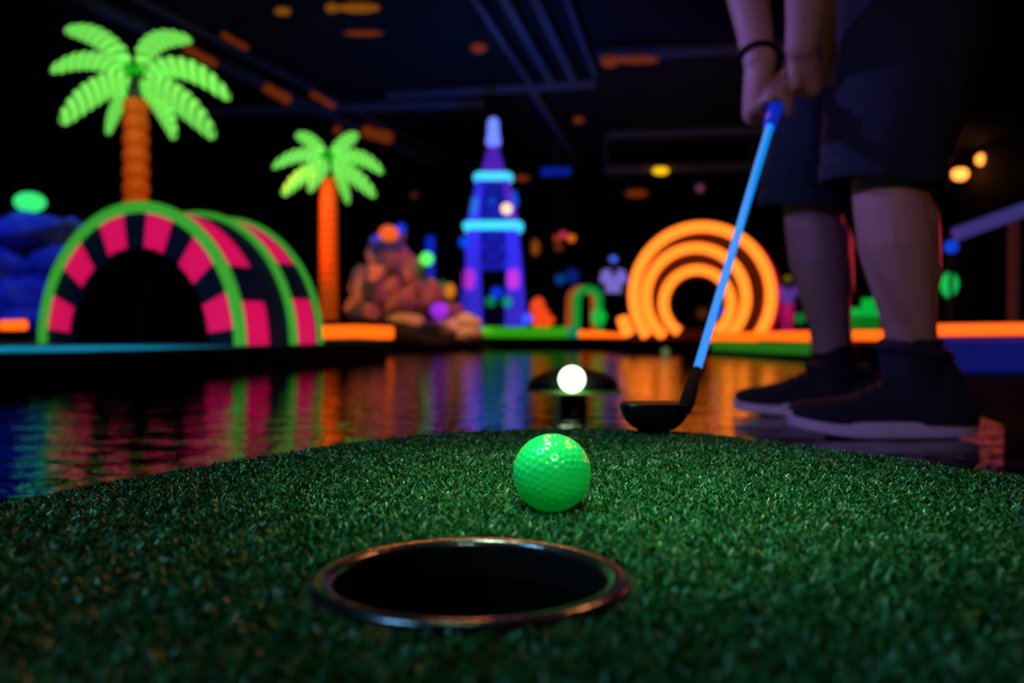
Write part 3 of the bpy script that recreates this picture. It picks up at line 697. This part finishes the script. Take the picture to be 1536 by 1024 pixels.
for i, (px, py, Y, rx, rz, lab) in enumerate([(48, 345, 7.4, 58, 24, 'blue capstone under the green dome lamp'), (20, 400, 7.5, 48, 34, 'blue boulder at the left frame edge'), (82, 392, 7.4, 40, 30, 'blue boulder touching the tunnel hoop'),
                                             (45, 450, 7.5, 62, 44, 'wide blue boulder in the lower pile'), (-25, 440, 7.6, 40, 50, 'blue boulder partly cut off by the left frame edge'), (70, 480, 7.3, 60, 22, 'lowest blue boulder behind the tunnel foot'),
                                             (-20, 350, 7.7, 30, 26, 'blue boulder beyond the left frame edge'), (105, 345, 7.8, 28, 18, 'small blue boulder right of the capstone')]):
    k = Y / F; boulder(P(px, py, Y), (rx * k, rx * k * .7, rz * k), M['rock_blue'], lab, i + 51, G)

# ------------------------------------------------------------------ globes and small glowing decorations
def globe(px, py, Y, r, rgb, e, label, post=None, squash=1, cat='lamp', name='globe_lamp', group=None):
    k = Y / F; c = P(px, py, Y)
    if post is None:
        o = MB().ball(c, (r*k, r*k, r*k*squash), 24, 14).build(name, lampmat(rgb, e), loc=c); tag(o, label, cat, group); return o
    root = thing(name, (c.x, c.y, post), label, cat, group)
    MB().ball(c, (r*k, r*k, r*k*squash), 24, 14).build('globe', lampmat(rgb, e), root)
    MB().lathe([(.04, post), (.04, post + .012), (.011, post + .02), (.011, c.z - r*k*.9), (r*k*.5, c.z - r*k*.85)], (c.x, c.y, 0), 16, caps=True).build('post', M['charcoal'], root)
    return root
globe(45, 303, 7.4, 22, (60, 245, 120), 1.0, 'pale green dome lamp on top of the blue boulders', squash=.66)
globe(583, 350, 9.95, 15, (255, 100, 30), .85, 'orange globe lamp on the top of the rock mound', squash=.8)
globe(601, 343, 10.0, 8, (15, 60, 230), .8, 'small blue globe lamp beside the orange one on the mound')
globe(640, 388, 9.9, 10, (90, 255, 90), 1.2, 'bright green globe lamp on the right slope of the mound', SH)
globe(659, 465, 8.5, 14, (165, 45, 240), .85, 'purple globe lamp on the dark shore rock', squash=.85)
globe(675, 436, 9.9, 8, (240, 150, 20), .6, 'yellow orange lamp at the right foot of the mound', SH, squash=1.4)
globe(664, 425, 10.05, 5, (20, 130, 60), .5, 'tiny green lamp above the yellow orange one')
globe(745, 439, 11.6, 9, (15, 60, 240), .7, 'blue globe lamp on a post inside the tower arch', SH)
globe(736, 452, 11.3, 8, (10, 150, 80), .6, 'green globe lamp on a post, left inside the tower arch', SH)
globe(761, 453, 11.3, 8, (15, 170, 130), .7, 'teal globe lamp on a post, right inside the tower arch', SH)
globe(791, 478, 9.6, 8, (60, 90, 255), .9, 'pale blue globe lamp at the right foot of the tower', SH)
globe(697, 363, 11.2, 8.5, (10, 80, 250), .8, 'blue globe lamp on a post left of the tower', SH)
globe(840, 419, 12.5, 8, (10, 60, 130), .8, 'dim teal blue globe lamp above the small green arch', SH)
globe(858, 414, 12.8, 11, (10, 35, 130), .6, 'dim dark blue globe lamp right above the small green arch', SH)
globe(898, 475, 9.8, 11.5, (15, 190, 60), .9, 'green globe lamp on the platform left of the orange rings', SH)
globe(1427, 370, 5.1, 10, (15, 70, 230), .8, 'blue globe lamp at the low end of the sloping roof', SH)
globe(1076, 466, 12, 7, (25, 40, 255), .9, 'small blue globe lamp seen through the orange rings', SH)
globe(1054, 470, 12.4, 9, (90, 40, 12), .5, 'dim brown globe lamp seen through the orange rings', SH)
globe(1200, 477, 10.6, 8, (10, 130, 60), .6, 'dark green globe lamp left of the far leg', SH)
globe(998, 527, 7.05, 6, (120, 140, 90), .5, 'small pale globe floating on the water before the orange rings')
globe(1467, 400, 12, 8, (6, 30, 90), .6, 'faint blue globe lamp under the sloping roof', SH)
o = MB().capsule(P(645, 360, 10.9), P(645, 425, 10.9), 7.2 * 10.9 / F).build('light_tube', lampmat((12, 40, 200), .7)); tag(o, 'upright blue light tube standing behind the rock mound', 'light')
tag(MB().bar(P(645, 425, 10.9), (P(645, 425, 10.9).x, 10.9, SH), .04, .04).build('tube_stand', M['charcoal']), 'dark stand under the upright blue light tube', 'stand')
# red-orange bush of round lumps
bs = MB(); k = 10 / F
for dx, dy, r in ((0, 2, 11), (-4, 10, 8), (8, 14, 9), (2, 24, 11), (17, 24, 8), (1, -4, 7), (10, 30, 9), (3, 36, 9)): bs.ball(P(807 + dx, 456 + dy, 10 + dx*.01), r * k, 18, 12)
fuse(bs, 'round_bush', glow('red_orange_foliage', srgb(255, 75, 22), .85, srgb(255, 80, 30)), None, .012, 2)
tag(bpy.data.objects['round_bush'], 'lumpy red orange glowing bush right of the blue tower', 'bush')

# small arch left of the orange rings
sa = thing('small_arch', (P(880, 480, 9.9).x, 9.9, SH), 'small green and orange glowing arch left of the distant person', 'arch')
def arcpts(cx, cy, r, Y, a0, a1, n=40): return [P(cx + r*math.cos(R(a0 + (a1-a0)*i/n)), cy - r*math.sin(R(a0 + (a1-a0)*i/n)), Y) for i in range(n+1)]
k = 9.9 / F
MB().tube([P(899, 500, 9.9)] + arcpts(882, 450, 16.5, 9.9, 0, 180) + [P(864, 500, 9.9)], 6 * k, 14).build('front_hoop', glow('arch_green', srgb(20, 165, 60), .65), sa)
MB().tube([P(890, 500, 10.2)] + arcpts(872, 450, 18, 10.2, 0, 180) + [P(852, 500, 10.2)], 4.5 * k, 14).build('rear_hoop', glow('arch_amber', srgb(200, 100, 20), .5), sa)

# ------------------------------------------------------------------ orange ring tunnel
OY = 7.6; k = OY / F
ort = thing('ring_tunnel', (P(1050, 500, OY).x, OY + .3, SH), 'tunnel front with glowing concentric orange neon rings', 'tunnel')
def ringp(cx, cy, r, Y, ybot):
    a0 = -math.asin(min(.98, (ybot - cy) / r)); n = 72
    return [P(cx + r*math.cos(a0 + (math.pi - 2*a0)*i/n), cy - r*math.sin(a0 + (math.pi - 2*a0)*i/n), Y) for i in range(n+1)]
for cx, cy, r, yb, w_, Y in ((1053.5, 443, 103, 504, 8.0, OY), (1044, 446.5, 75, 504, 7.5, OY - .01), (1046, 455, 50.5, 497, 7.3, OY - .02)):
    MB().tube(ringp(cx, cy, r, Y, yb), w_ * k, 16).build('neon_ring', M['orange_neon'], ort)
# panel: disc with opening
pn = MB(); n = 96; ro, ri = 104, 44
for i in range(n):
    a0, a1 = 2*math.pi*i/n, 2*math.pi*(i+1)/n
    def q(r_, cx, cy, a_, Y):
        py = min(cy - r_*math.sin(a_), 506.5); return P(cx + r_*math.cos(a_), py, Y)
    v = [q(ri,1046,456,a0,OY+.05), q(ri,1046,456,a1,OY+.05), q(ro,1053.5,443,a1,OY+.05), q(ro,1053.5,443,a0,OY+.05)]
    v2 = [q(ri,1046,456,a0,OY+.09), q(ri,1046,456,a1,OY+.09), q(ro,1053.5,443,a1,OY+.09), q(ro,1053.5,443,a0,OY+.09)]
    pn.add(v + v2, [(0,1,2,3), (7,6,5,4), (1,0,4,5), (3,2,6,7)])
pn.build('face_panel', M['red_panel'], ort, fix=False)
br = MB(); N2 = 48
for (ra, ca, cb_) in ((42, 1046, 456),):
    for i in range(N2):
        a0, a1 = 2*math.pi*i/N2, 2*math.pi*(i+1)/N2
        f = lambda a_, Y, s_: P(ca + ra*s_*math.cos(a_), min(cb_ - ra*s_*math.sin(a_), 506.5), Y)
        br.add([f(a0, OY+.09, 1.05), f(a1, OY+.09, 1.05), f(a1, OY+.9, .92), f(a0, OY+.9, .92)], [(0,1,2,3)])
br.build('inner_barrel', M['red_panel'], ort, fix=False)
sh2 = MB()
for i in range(60):
    aa = lambda j: R(-34) + (math.pi + 2*R(34)) * j / 60
    f = lambda a_, r_, Y: P(1053.5, 443, OY) + Vector((r_*k*math.cos(a_), Y - OY, r_*k*math.sin(a_))) if False else (lambda v: Vector((v.x, v.y, max(v.z, SH + .001))))(P(1053.5, 443, OY) + Vector((r_*k*math.cos(a_), Y - OY, r_*k*math.sin(a_))))
    a0, a1 = aa(i), aa(i+1)
    sh2.add([f(a0,106,OY+.05), f(a1,106,OY+.05), f(a1,106,OY+.3), f(a0,106,OY+.3)], [(0,1,2,3)])
sh2.build('outer_shell', mat('magenta_shell', (.25, .01, .05), .6), ort, fix=False)
MB().tube([p for p in ringp(1061, 446, 103.5, OY + .14, 504)][:34], 5.5 * k, 12).build('rear_hoop', lampmat((235, 10, 60), .6), ort)  # added hoop; its glow stands in for magenta light on the right edge
kerb([P(934, 476, OY - .25), P(937, 488, OY - .27), P(943, 501, OY - .3)], 9 * (OY-.3) / F, M['orange_neon'], 'thick orange neon stub at the left foot of the rings')
tag(MB().prism([(.80, 7.25), (1.66, 7.05), (1.70, 7.65), (.80, 7.65)], SH - .005, P(1000, 508, 7.25).z).build('ring_plinth', mat('dark_red_plinth', (.25, .03, .01), .6, (.2, .012, .003), .2), bevel=.006), 'dark red plinth under the orange neon rings', 'plinth')

# ------------------------------------------------------------------ tower
TY = 11.6; k = TY / F; X0 = P(740, 300, TY).x
tw = thing('tower', (X0, TY, SH), 'tall blue glowing lattice tower with two cyan bands', 'tower')
hw_ = lambda py: np.interp(py, [175, 215, 258, 275, 340, 400, 487], [5, 6.5, 19, 25, 37, 42.5, 50]) * k
zz = lambda py: P(740, py, TY).z
cor = [(-1,-1),(1,-1),(1,1),(-1,1)]
legw = 27 * k
for sx, sy in cor:
    mb = MB(); lv = [SH, zz(487), zz(440), zz(400), zz(345)]; hwv = [50*k, 50*k, 46*k, 42.5*k, 37*k]; lw = [33*k, 33*k, 27*k, 23*k, 18*k]
    rr = []
    for z, h_, l_ in zip(lv, hwv, lw):
        x0, x1 = X0 + sx*h_, X0 + sx*(h_-l_); y0, y1 = TY + sy*h_*.8, TY + sy*(h_-l_)*.8
        rr.append([(x0,y0,z),(x1,y0,z),(x1,y1,z),(x0,y1,z)])
    mb.loft(rr); lg = mb.build('leg', M['tower_blue'], tw, smooth=False)
for sx, sy in cor:
    mb = MB(); a0 = Vector((X0 + sx*hw_(340), TY + sy*hw_(340)*.8, zz(336))); a1 = Vector((X0 + sx*hw_(272), TY + sy*hw_(272)*.8, zz(272)))
    mb.bar(a0 - Vector((sx*7*k, sy*6*k, 0)), a1 - Vector((sx*5*k, sy*5*k, 0)), 14*k, 14*k, None, 10*k, 10*k); mb.build('upright', M['tower_violet'] if sx > 0 else M['tower_blue'], tw, smooth=False)
for sy in (-1, 1):
    mb = MB()
    for y0, y1 in ((338, 305), (305, 275)):
        for s_ in (-1, 1): mb.bar((X0 - s_*hw_(y0)*.8, TY + sy*hw_(y0)*.72, zz(y0)), (X0 + s_*hw_(y1)*.8, TY + sy*hw_(y1)*.72, zz(y1)), 4*k, 4*k)
    for y0, y1 in ((400, 372), (372, 345)):
        for s_ in (-1, 1): mb.bar((X0 - s_*hw_(y0)*.5, TY + sy*hw_(y0)*.72, zz(y0)), (X0 + s_*hw_(y1)*.5, TY + sy*hw_(y1)*.72, zz(y1)), 5*k, 5*k)
    for y0 in (400, 372): mb.bar((X0 - hw_(y0)*.8, TY + sy*hw_(y0)*.72, zz(y0)), (X0 + hw_(y0)*.8, TY + sy*hw_(y0)*.72, zz(y0)), 5*k, 5*k)
    mb.build('cross_bracing', mat('dark_blue_bracing', (.02, .03, .5), .5, (.02, .02, .5), .35), tw)
MB().loft([[(X0 + sx*hw_(y)*.55, TY + sy*hw_(y)*.45, zz(y)) for sx, sy in cor] for y in (398, 340, 275)]).build('core', mat('dark_blue_core', (.01, .015, .25), .5, (.008, .008, .3), .3), tw, smooth=False)
MB().loft([[(X0 + sx*hw_(y)*.92, TY + sy*hw_(y)*.8, zz(y)) for sx, sy in cor] for y in (272, 258, 240, 215)]).build('spire', M['tower_violet'], tw, smooth=False)
MB().capsule((X0, TY, zz(208)), (X0, TY, zz(184)), 9.5*k, 8*k, 18).ball((X0, TY, zz(212)), 11*k).build('beacon', lampmat((110, 130, 255), 1.3), tw)
for py, h_ in ((267, 6.2), (341, 6.6)):
    w_ = hw_(py) + 1*k; d_ = w_*.8; pts = []
    for cx_, cy_, a0 in ((w_-.06, d_-.06, 0), (-w_+.06, d_-.06, 90), (-w_+.06, -d_+.06, 180), (w_-.06, -d_+.06, 270)):
        for j in range(5): t = R(a0 + 90*j/4); pts.append((X0 + cx_ + .06*math.cos(t), TY + cy_ + .06*math.sin(t), zz(py)))
    MB().tube(pts, h_*k, 14, closed=True).build('neon_band', M['cyan'], tw)
for px, hp, rgb in ((703, 14, (205, 55, 240)), (770, 15, (225, 60, 250))):
    yy = TY - hw_(418)*.8 - .02
    MB().capsule(P(px, 418 - 6, yy), P(px, 418 + 7, yy), 9*k, 9*k, 16).build('pink_lamp', lampmat(rgb, .75), tw)
MB().ball(P(760, 313, TY - hw_(312)*.8 - .03), 8*k).build('warm_lamp', lampmat((255, 210, 160), 1.5), tw)
MB().ball(P(738, 302, TY - hw_(302)*.8 - .02), 6.5*k).build('small_blue_lamp', lampmat((20, 70, 230), .6), tw)
MB().capsule(P(713, 300, TY - hw_(300)*.8 - .03), P(710, 317, TY - hw_(312)*.8 - .03), 5.5*k).build('side_lamp', lampmat((50, 120, 235), .8), tw)
MB().capsule(P(771, 290, TY - hw_(300)*.8), P(774, 305, TY - hw_(312)*.8), 4*k).build('side_lamp', lampmat((20, 90, 235), .7), tw)

# ------------------------------------------------------------------ island with lit ball
ILZ = W + .048; IY = 2.115
isl = thing('island', (P(860, 580, IY).x, IY, W), 'small dark round island with a mound standing in the water before the tower', 'island')
ic = P(860, 580, IY)
MB().lathe([(.001, W), (.034, W), (.030, ILZ - .006), (.001, ILZ - .006)], (ic.x, IY, 0), 64).build('pedestal', mat('glossy_black_pedestal', (.006, .006, .008), .18), isl)
MB().lathe([(.001, ILZ - .006), (.115, ILZ - .006), (.116, ILZ - .003), (.113, ILZ), (.001, ILZ)], (ic.x, IY, 0), 64).build('lip', mat('lime_lip', (.25, .6, .12), .6), isl)
MB().lathe([(.001, ILZ + .0003), (.108, ILZ + .001)] + [(.107 * math.cos(R(a_)), ILZ + .006 + .043 * math.sin(R(a_))) for a_ in range(0, 90, 8)] + [(.001, ILZ + .05)], (ic.x, IY + .012, 0), 64).build('mound', mat('dark_island_mound', (.004, .018, .016), .8), isl)
r_ = 19 * (IY - .1) / F
lb = P(858, 572.5, IY - .098); lb.z = ILZ + r_
o = MB().ball(lb, r_, 40, 24).build('lit_ball', lampmat((215, 255, 200), 5.0), loc=lb); tag(o, 'glowing white ball on the lip of the small island', 'ball')

# ------------------------------------------------------------------ distant people
def far_person(px, Y, pyh, top, bot, head, label, hatm=None):
    zt = P(px, pyh, Y).z; H = zt - SH; x = P(px, 450, Y).x
    root = thing('person', (x, Y, SH), label, 'person'); q = lambda dx, dy, h_: Vector((x + dx*H, Y + dy*H, SH + h_*H))
    b2 = MB()
    for s_ in (-1, 1):
        b2.capsule(q(s_*.055, .0, .04), q(s_*.055, .01, .27), .024*H, .034*H); b2.capsule(q(s_*.055, .01, .27), q(s_*.05, 0, .50), .036*H, .052*H)
        b2.capsule(q(s_*.055, .01, .02), q(s_*.06, -.08, .018), .022*H, .018*H)
        b2.capsule(q(s_*.115, 0, .80), q(s_*.15, -.01, .62), .030*H, .024*H); b2.capsule(q(s_*.15, -.01, .62), q(s_*.13, -.08, .49), .024*H, .016*H)
        for j in range(4): b2.capsule(q(s_*(.122+.006*j), -.085, .485), q(s_*(.124+.006*j), -.10, .452 - .004*(j % 2)), .0065*H, .005*H, 8)
        b2.capsule(q(s_*.12, -.085, .485), q(s_*.105, -.10, .468), .0065*H, .005*H, 8)
    b2.capsule(q(0, 0, .50), q(0, 0, .64), .085*H, .075*H); b2.capsule(q(0, 0, .64), q(0, 0, .77), .078*H, .088*H); b2.capsule(q(-.07, 0, .79), q(.07, 0, .79), .045*H)
    b2.capsule(q(0, 0, .80), q(0, -.005, .88), .032*H, .03*H); b2.ball(q(0, -.008, .93), (.048*H, .056*H, .068*H)); b2.ball(q(0, -.062, .925), .011*H)
    for s_ in (-1, 1): b2.ball(q(s_*.048, 0, .925), (.008*H, .012*H, .02*H))
    fuse(b2, 'body', M['skin'], root, .012, 2)
    rr = [ell(q(0, 0, h_), rx*H, ry*H, 28) for h_, rx, ry in ((.50, .10, .085), (.60, .098, .082), (.72, .115, .088), (.80, .13, .075), (.835, .07, .05))]
    tp_ = MB().loft(rr)
    for s_ in (-1, 1): tp_.tube([q(s_*.09, 0, .80), q(s_*.118, 0, .78), q(s_*.145, -.005, .66)], [.04*H, .042*H, .036*H], 14)
    tp_.build('shirt', top, root)
    tr = MB().loft([ell(q(0, 0, h_), rx*H, ry*H, 28) for h_, rx, ry in ((.42, .105, .082), (.50, .102, .088), (.54, .098, .082))])
    for s_ in (-1, 1): tr.tube([q(s_*.055, 0, .50), q(s_*.056, .01, .27), q(s_*.056, 0, .05)], [.060*H, .046*H, .036*H], 16)
    tr.build('trousers', bot, root)
    MB().ball(q(0, .004, .955), (.055*H, .062*H, .05*H)).tube([q(0, -.03, .955), q(0, -.095, .945)], [.04*H, .03*H], 14).build('cap', head, root)
far_person(920, 19, 384, mat('lilac_shirt', (.35, .3, .75), .7, (.3, .22, .9), .6), M['black'], lampmat((70, 110, 255), .9), 'distant person in a lilac top and blue glowing cap')
far_person(1181, 17, 414, mat('purple_shirt', (.3, .12, .7), .7, (.25, .08, .7), .35), mat('magenta_trousers', (.7, .02, .25), .7, (.8, .01, .2), .4), lampmat((140, 120, 20), .7), 'distant small person in purple top and magenta trousers beside the rings')

# ------------------------------------------------------------------ right side: bench, lantern, shelter
bn = thing('bench', (P(1298, 480, 7.6).x, 7.6, SH), 'glowing green bench seen between the legs of the golfer', 'bench'); k = 7.6 / F
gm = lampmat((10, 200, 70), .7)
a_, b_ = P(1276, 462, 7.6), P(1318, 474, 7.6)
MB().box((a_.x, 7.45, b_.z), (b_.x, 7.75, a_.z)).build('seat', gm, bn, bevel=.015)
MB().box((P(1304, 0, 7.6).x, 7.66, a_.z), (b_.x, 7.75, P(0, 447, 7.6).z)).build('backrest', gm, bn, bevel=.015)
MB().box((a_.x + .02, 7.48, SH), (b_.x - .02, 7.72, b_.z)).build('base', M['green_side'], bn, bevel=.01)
lt = thing('lantern', (P(1425, 480, 6.2).x, 6.2, SH), 'glowing green lantern on a post right of the golfer', 'lantern'); k = 6.2 / F
c = P(1424, 428, 6.2)
MB().lathe([(3*k, -18*k), (10*k, -10*k), (13*k, 0), (12*k, 10*k), (5*k, 19*k)], c, 8, caps=True).build('shade', lampmat((25, 210, 90), .8), lt)
MB().lathe([(.05, 0), (.05, .015), (.012, .02), (.012, c.z - SH - 16*k)], (c.x, c.y, SH), 16, caps=True).build('post', M['charcoal'], lt)
hut = thing('shelter', (P(1570, 480, 5.4).x, 5.6, SH), 'dark shelter with a violet-lit sloping roof edge at the right frame edge', 'shelter')
a_ = P(1432, 352, 5.2); b_ = P(1528, 316, 5.2); c_ = P(1545, 311, 5.2); d_ = Vector((c_.x + .55, 5.2, a_.z))
bmx = mat('violet_roof_edge', (.22, .17, .6), .6, (.12, .09, .5), .32)
MB().bar(a_, c_, .06, .075).bar(c_, d_, .06, .075).build('roof_edge', bmx, hut, bevel=.008)
for p, q_ in ((a_, c_), (c_, d_)): MB().add([p, q_, q_ + Vector((0, 1.2, 0)), p + Vector((0, 1.2, 0)), p + Vector((0,0,.03)), q_ + Vector((0,0,.03)), q_ + Vector((0,1.2,.03)), p + Vector((0,1.2,.03))], [(3,2,1,0),(4,5,6,7),(0,1,5,4),(2,3,7,6),(1,2,6,5),(3,0,4,7)]).build('roof_panel', M['black'], hut, smooth=False)
pm = mat('brown_post', (.20, .06, .05), .7, (.10, .02, .02), .25)
for x, y in ((b_.x, 5.25), (b_.x, 6.3), (a_.x + .06, 6.3)): MB().box((x - .022, y - .022, SH), (x + .022, y + .022, a_.z + (.12 if x == b_.x else 0))).build('post', pm, hut)
MB().box((a_.x + .04, 6.33, SH), (d_.x, 6.36, a_.z)).build('rear_wall', M['wall'], hut)

# ------------------------------------------------------------------ lights
def aim(o, t): o.rotation_euler = (Vector(t) - o.location).to_track_quat('-Z', 'Y').to_euler()
def spot(loc, tgt, col, e, ang=50, size=.1, blend=.8):
    l = bpy.data.lights.new('spot', 'SPOT'); l.energy = e; l.color = col; l.spot_size = R(ang); l.shadow_soft_size = size; l.spot_blend = blend
    o = bpy.data.objects.new('spot_light', l); C.objects.link(o); o.location = loc; aim(o, tgt); return o
def area(loc, tgt, col, e, sx, sy=None):
    l = bpy.data.lights.new('area', 'AREA'); l.energy = e; l.color = col; l.size = sx
    if sy: l.shape = 'RECTANGLE'; l.size_y = sy
    o = bpy.data.objects.new('area_light', l); C.objects.link(o); o.location = loc; aim(o, tgt); return o
def point(loc, col, e, size=.05):
    l = bpy.data.lights.new('point', 'POINT'); l.energy = e; l.color = col; l.shadow_soft_size = size
    o = bpy.data.objects.new('point_light', l); C.objects.link(o); o.location = loc; return o
BLUE = (.12, .18, 1.0); VIO = (.38, .28, 1.0)
# ball and green, from the ceiling
spot((-.35, 1.15, 3.0), (.065, .56, 0), (.48, 1.0, .42), 440, 10.5, .05, 1.0)
spot((-1.8, .2, 3.0), (.02, .58, 0), (.20, .85, 1.0), 150, 24, .08, 1.0)
spot((2.0, 2.6, 3.0), (.10, .56, 0), (1.0, .42, .10), 130, 20, .22, 1.0)
spot((.25, -1.3, 2.3), (.055, .53, 0), (.45, 1.0, .50), 130, 6.5, .04, 1.0)
# golfer
spot((-1.9, -.5, 1.5), (.60, 1.75, .22), (.26, .22, 1.0), 95, 26, .10, .9)
spot((-2.4, 2.3, 1.7), (.50, 1.65, .62), (.26, .2, 1.0), 260, 18, .08, .9)
spot((.3, -1.8, 1.3), (.64, 1.8, .3), (1.0, .55, .34), 34, 22, .1, .9)
spot((1.95, 2.9, .45), (.72, 1.72, .22), (1.0, .05, .12), 22, 22, .05, .8)
spot((-.2, 4.6, 3.0), (.5, 1.75, .5), (1.0, .30, .04), 90, 30, .1, .9)
# scenery washes
spot((-2.2, 1.8, 3.3), (-2.65, 6.3, 1.95), (.75, 1.0, .7), 150, 26, .1, .8)
spot((-.6, 4.6, 3.2), (-2.60, 6.3, 1.45), (1.0, .55, .2), 60, 22, .08, .9)
spot((-1.2, 4.2, 3.35), P(495, 240, 9.2), (.75, 1.0, .7), 150, 15, .1, .6)
spot((.2, 6.0, 3.3), P(493, 370, 9.2), (1.0, .7, .3), 90, 16, .08, .8)
spot((-.6, 1.6, 2.6), TC + Vector((.25, 0, .1)), (1.0, .7, .8), 22, 22, .1, .8)
spot((-5.5, 5.2, 3.3), P(45, 390, 7.4), (.03, .09, 1.0), 260, 40, .1, .8)
spot((-3.2, 2.6, 3.3), (-1.9, 3.65, 0), (.06, .72, 1.0), 620, 24, .1, .9)
spot((-2.9, 7.6, 2.6), P(560, 440, 9.9), (1.0, .20, .02), 420, 24, .06, .8)
spot((.6, 7.2, 3.3), P(640, 430, 10), (1.0, .10, .22), 300, 26, .06, .8)
spot((-1.4, 9.2, 3.35), P(580, 368, 10.1), (.05, .10, 1.0), 260, 12, .05, .8)
spot((-.4, 5.8, 3.3), P(697, 482, 8.6), (1.0, .40, .12), 900, 8, .05, .7)
spot((-1.0, 5.8, 3.3), P(608, 478, 8.7), (1.0, .35, .06), 600, 7, .05, .7)
spot((.9, 5.5, 3.3), P(740, 350, 11.6), (.3, .3, 1.0), 60, 22, .1, .8)
# ceiling washes, tilted upward
spot((.0, 9.25, .12), (.25, 11.2, 3.4), (.04, .12, 1.0), 150, 100, .05, .9)
spot((-3.6, 7.6, .12), (-2.9, 11.5, 3.4), (.15, .2, .9), 60, 90, .05, .9)
spot((3.2, 8.5, .12), (2.6, 14.0, 3.2), (1.0, .4, .1), 90, 80, .05, .9)
spot((3.0, 1.6, 2.6), (2.4, 4.0, 0), (.25, .25, 1.0), 90, 40, .1, .9)

w = bpy.data.worlds.new('World'); S.world = w; w.use_nodes = True
w.node_tree.nodes['Background'].inputs[0].default_value = (.02, .03, .1, 1); w.node_tree.nodes['Background'].inputs[1].default_value = .05

# ------------------------------------------------------------------ camera
cd = bpy.data.cameras.new('Camera'); co = bpy.data.objects.new('Camera', cd); C.objects.link(co)
cd.sensor_width = 36; cd.lens = F / 1536 * 36; co.location = CAM; co.rotation_euler = (R(90) - PITCH, 0, 0)
cd.clip_start = .02; cd.clip_end = 60
cd.dof.use_dof = True; cd.dof.focus_distance = .585; cd.dof.aperture_fstop = 5.2; cd.dof.aperture_blades = 0
S.camera = co
S.view_settings.view_transform = 'Standard'; S.view_settings.look = 'None'; S.view_settings.exposure = 0; S.view_settings.gamma = 1; S.view_settings.use_curve_mapping = False
S.cycles.use_denoising = True
S.cycles.max_bounces = 6; S.cycles.sample_clamp_indirect = 4
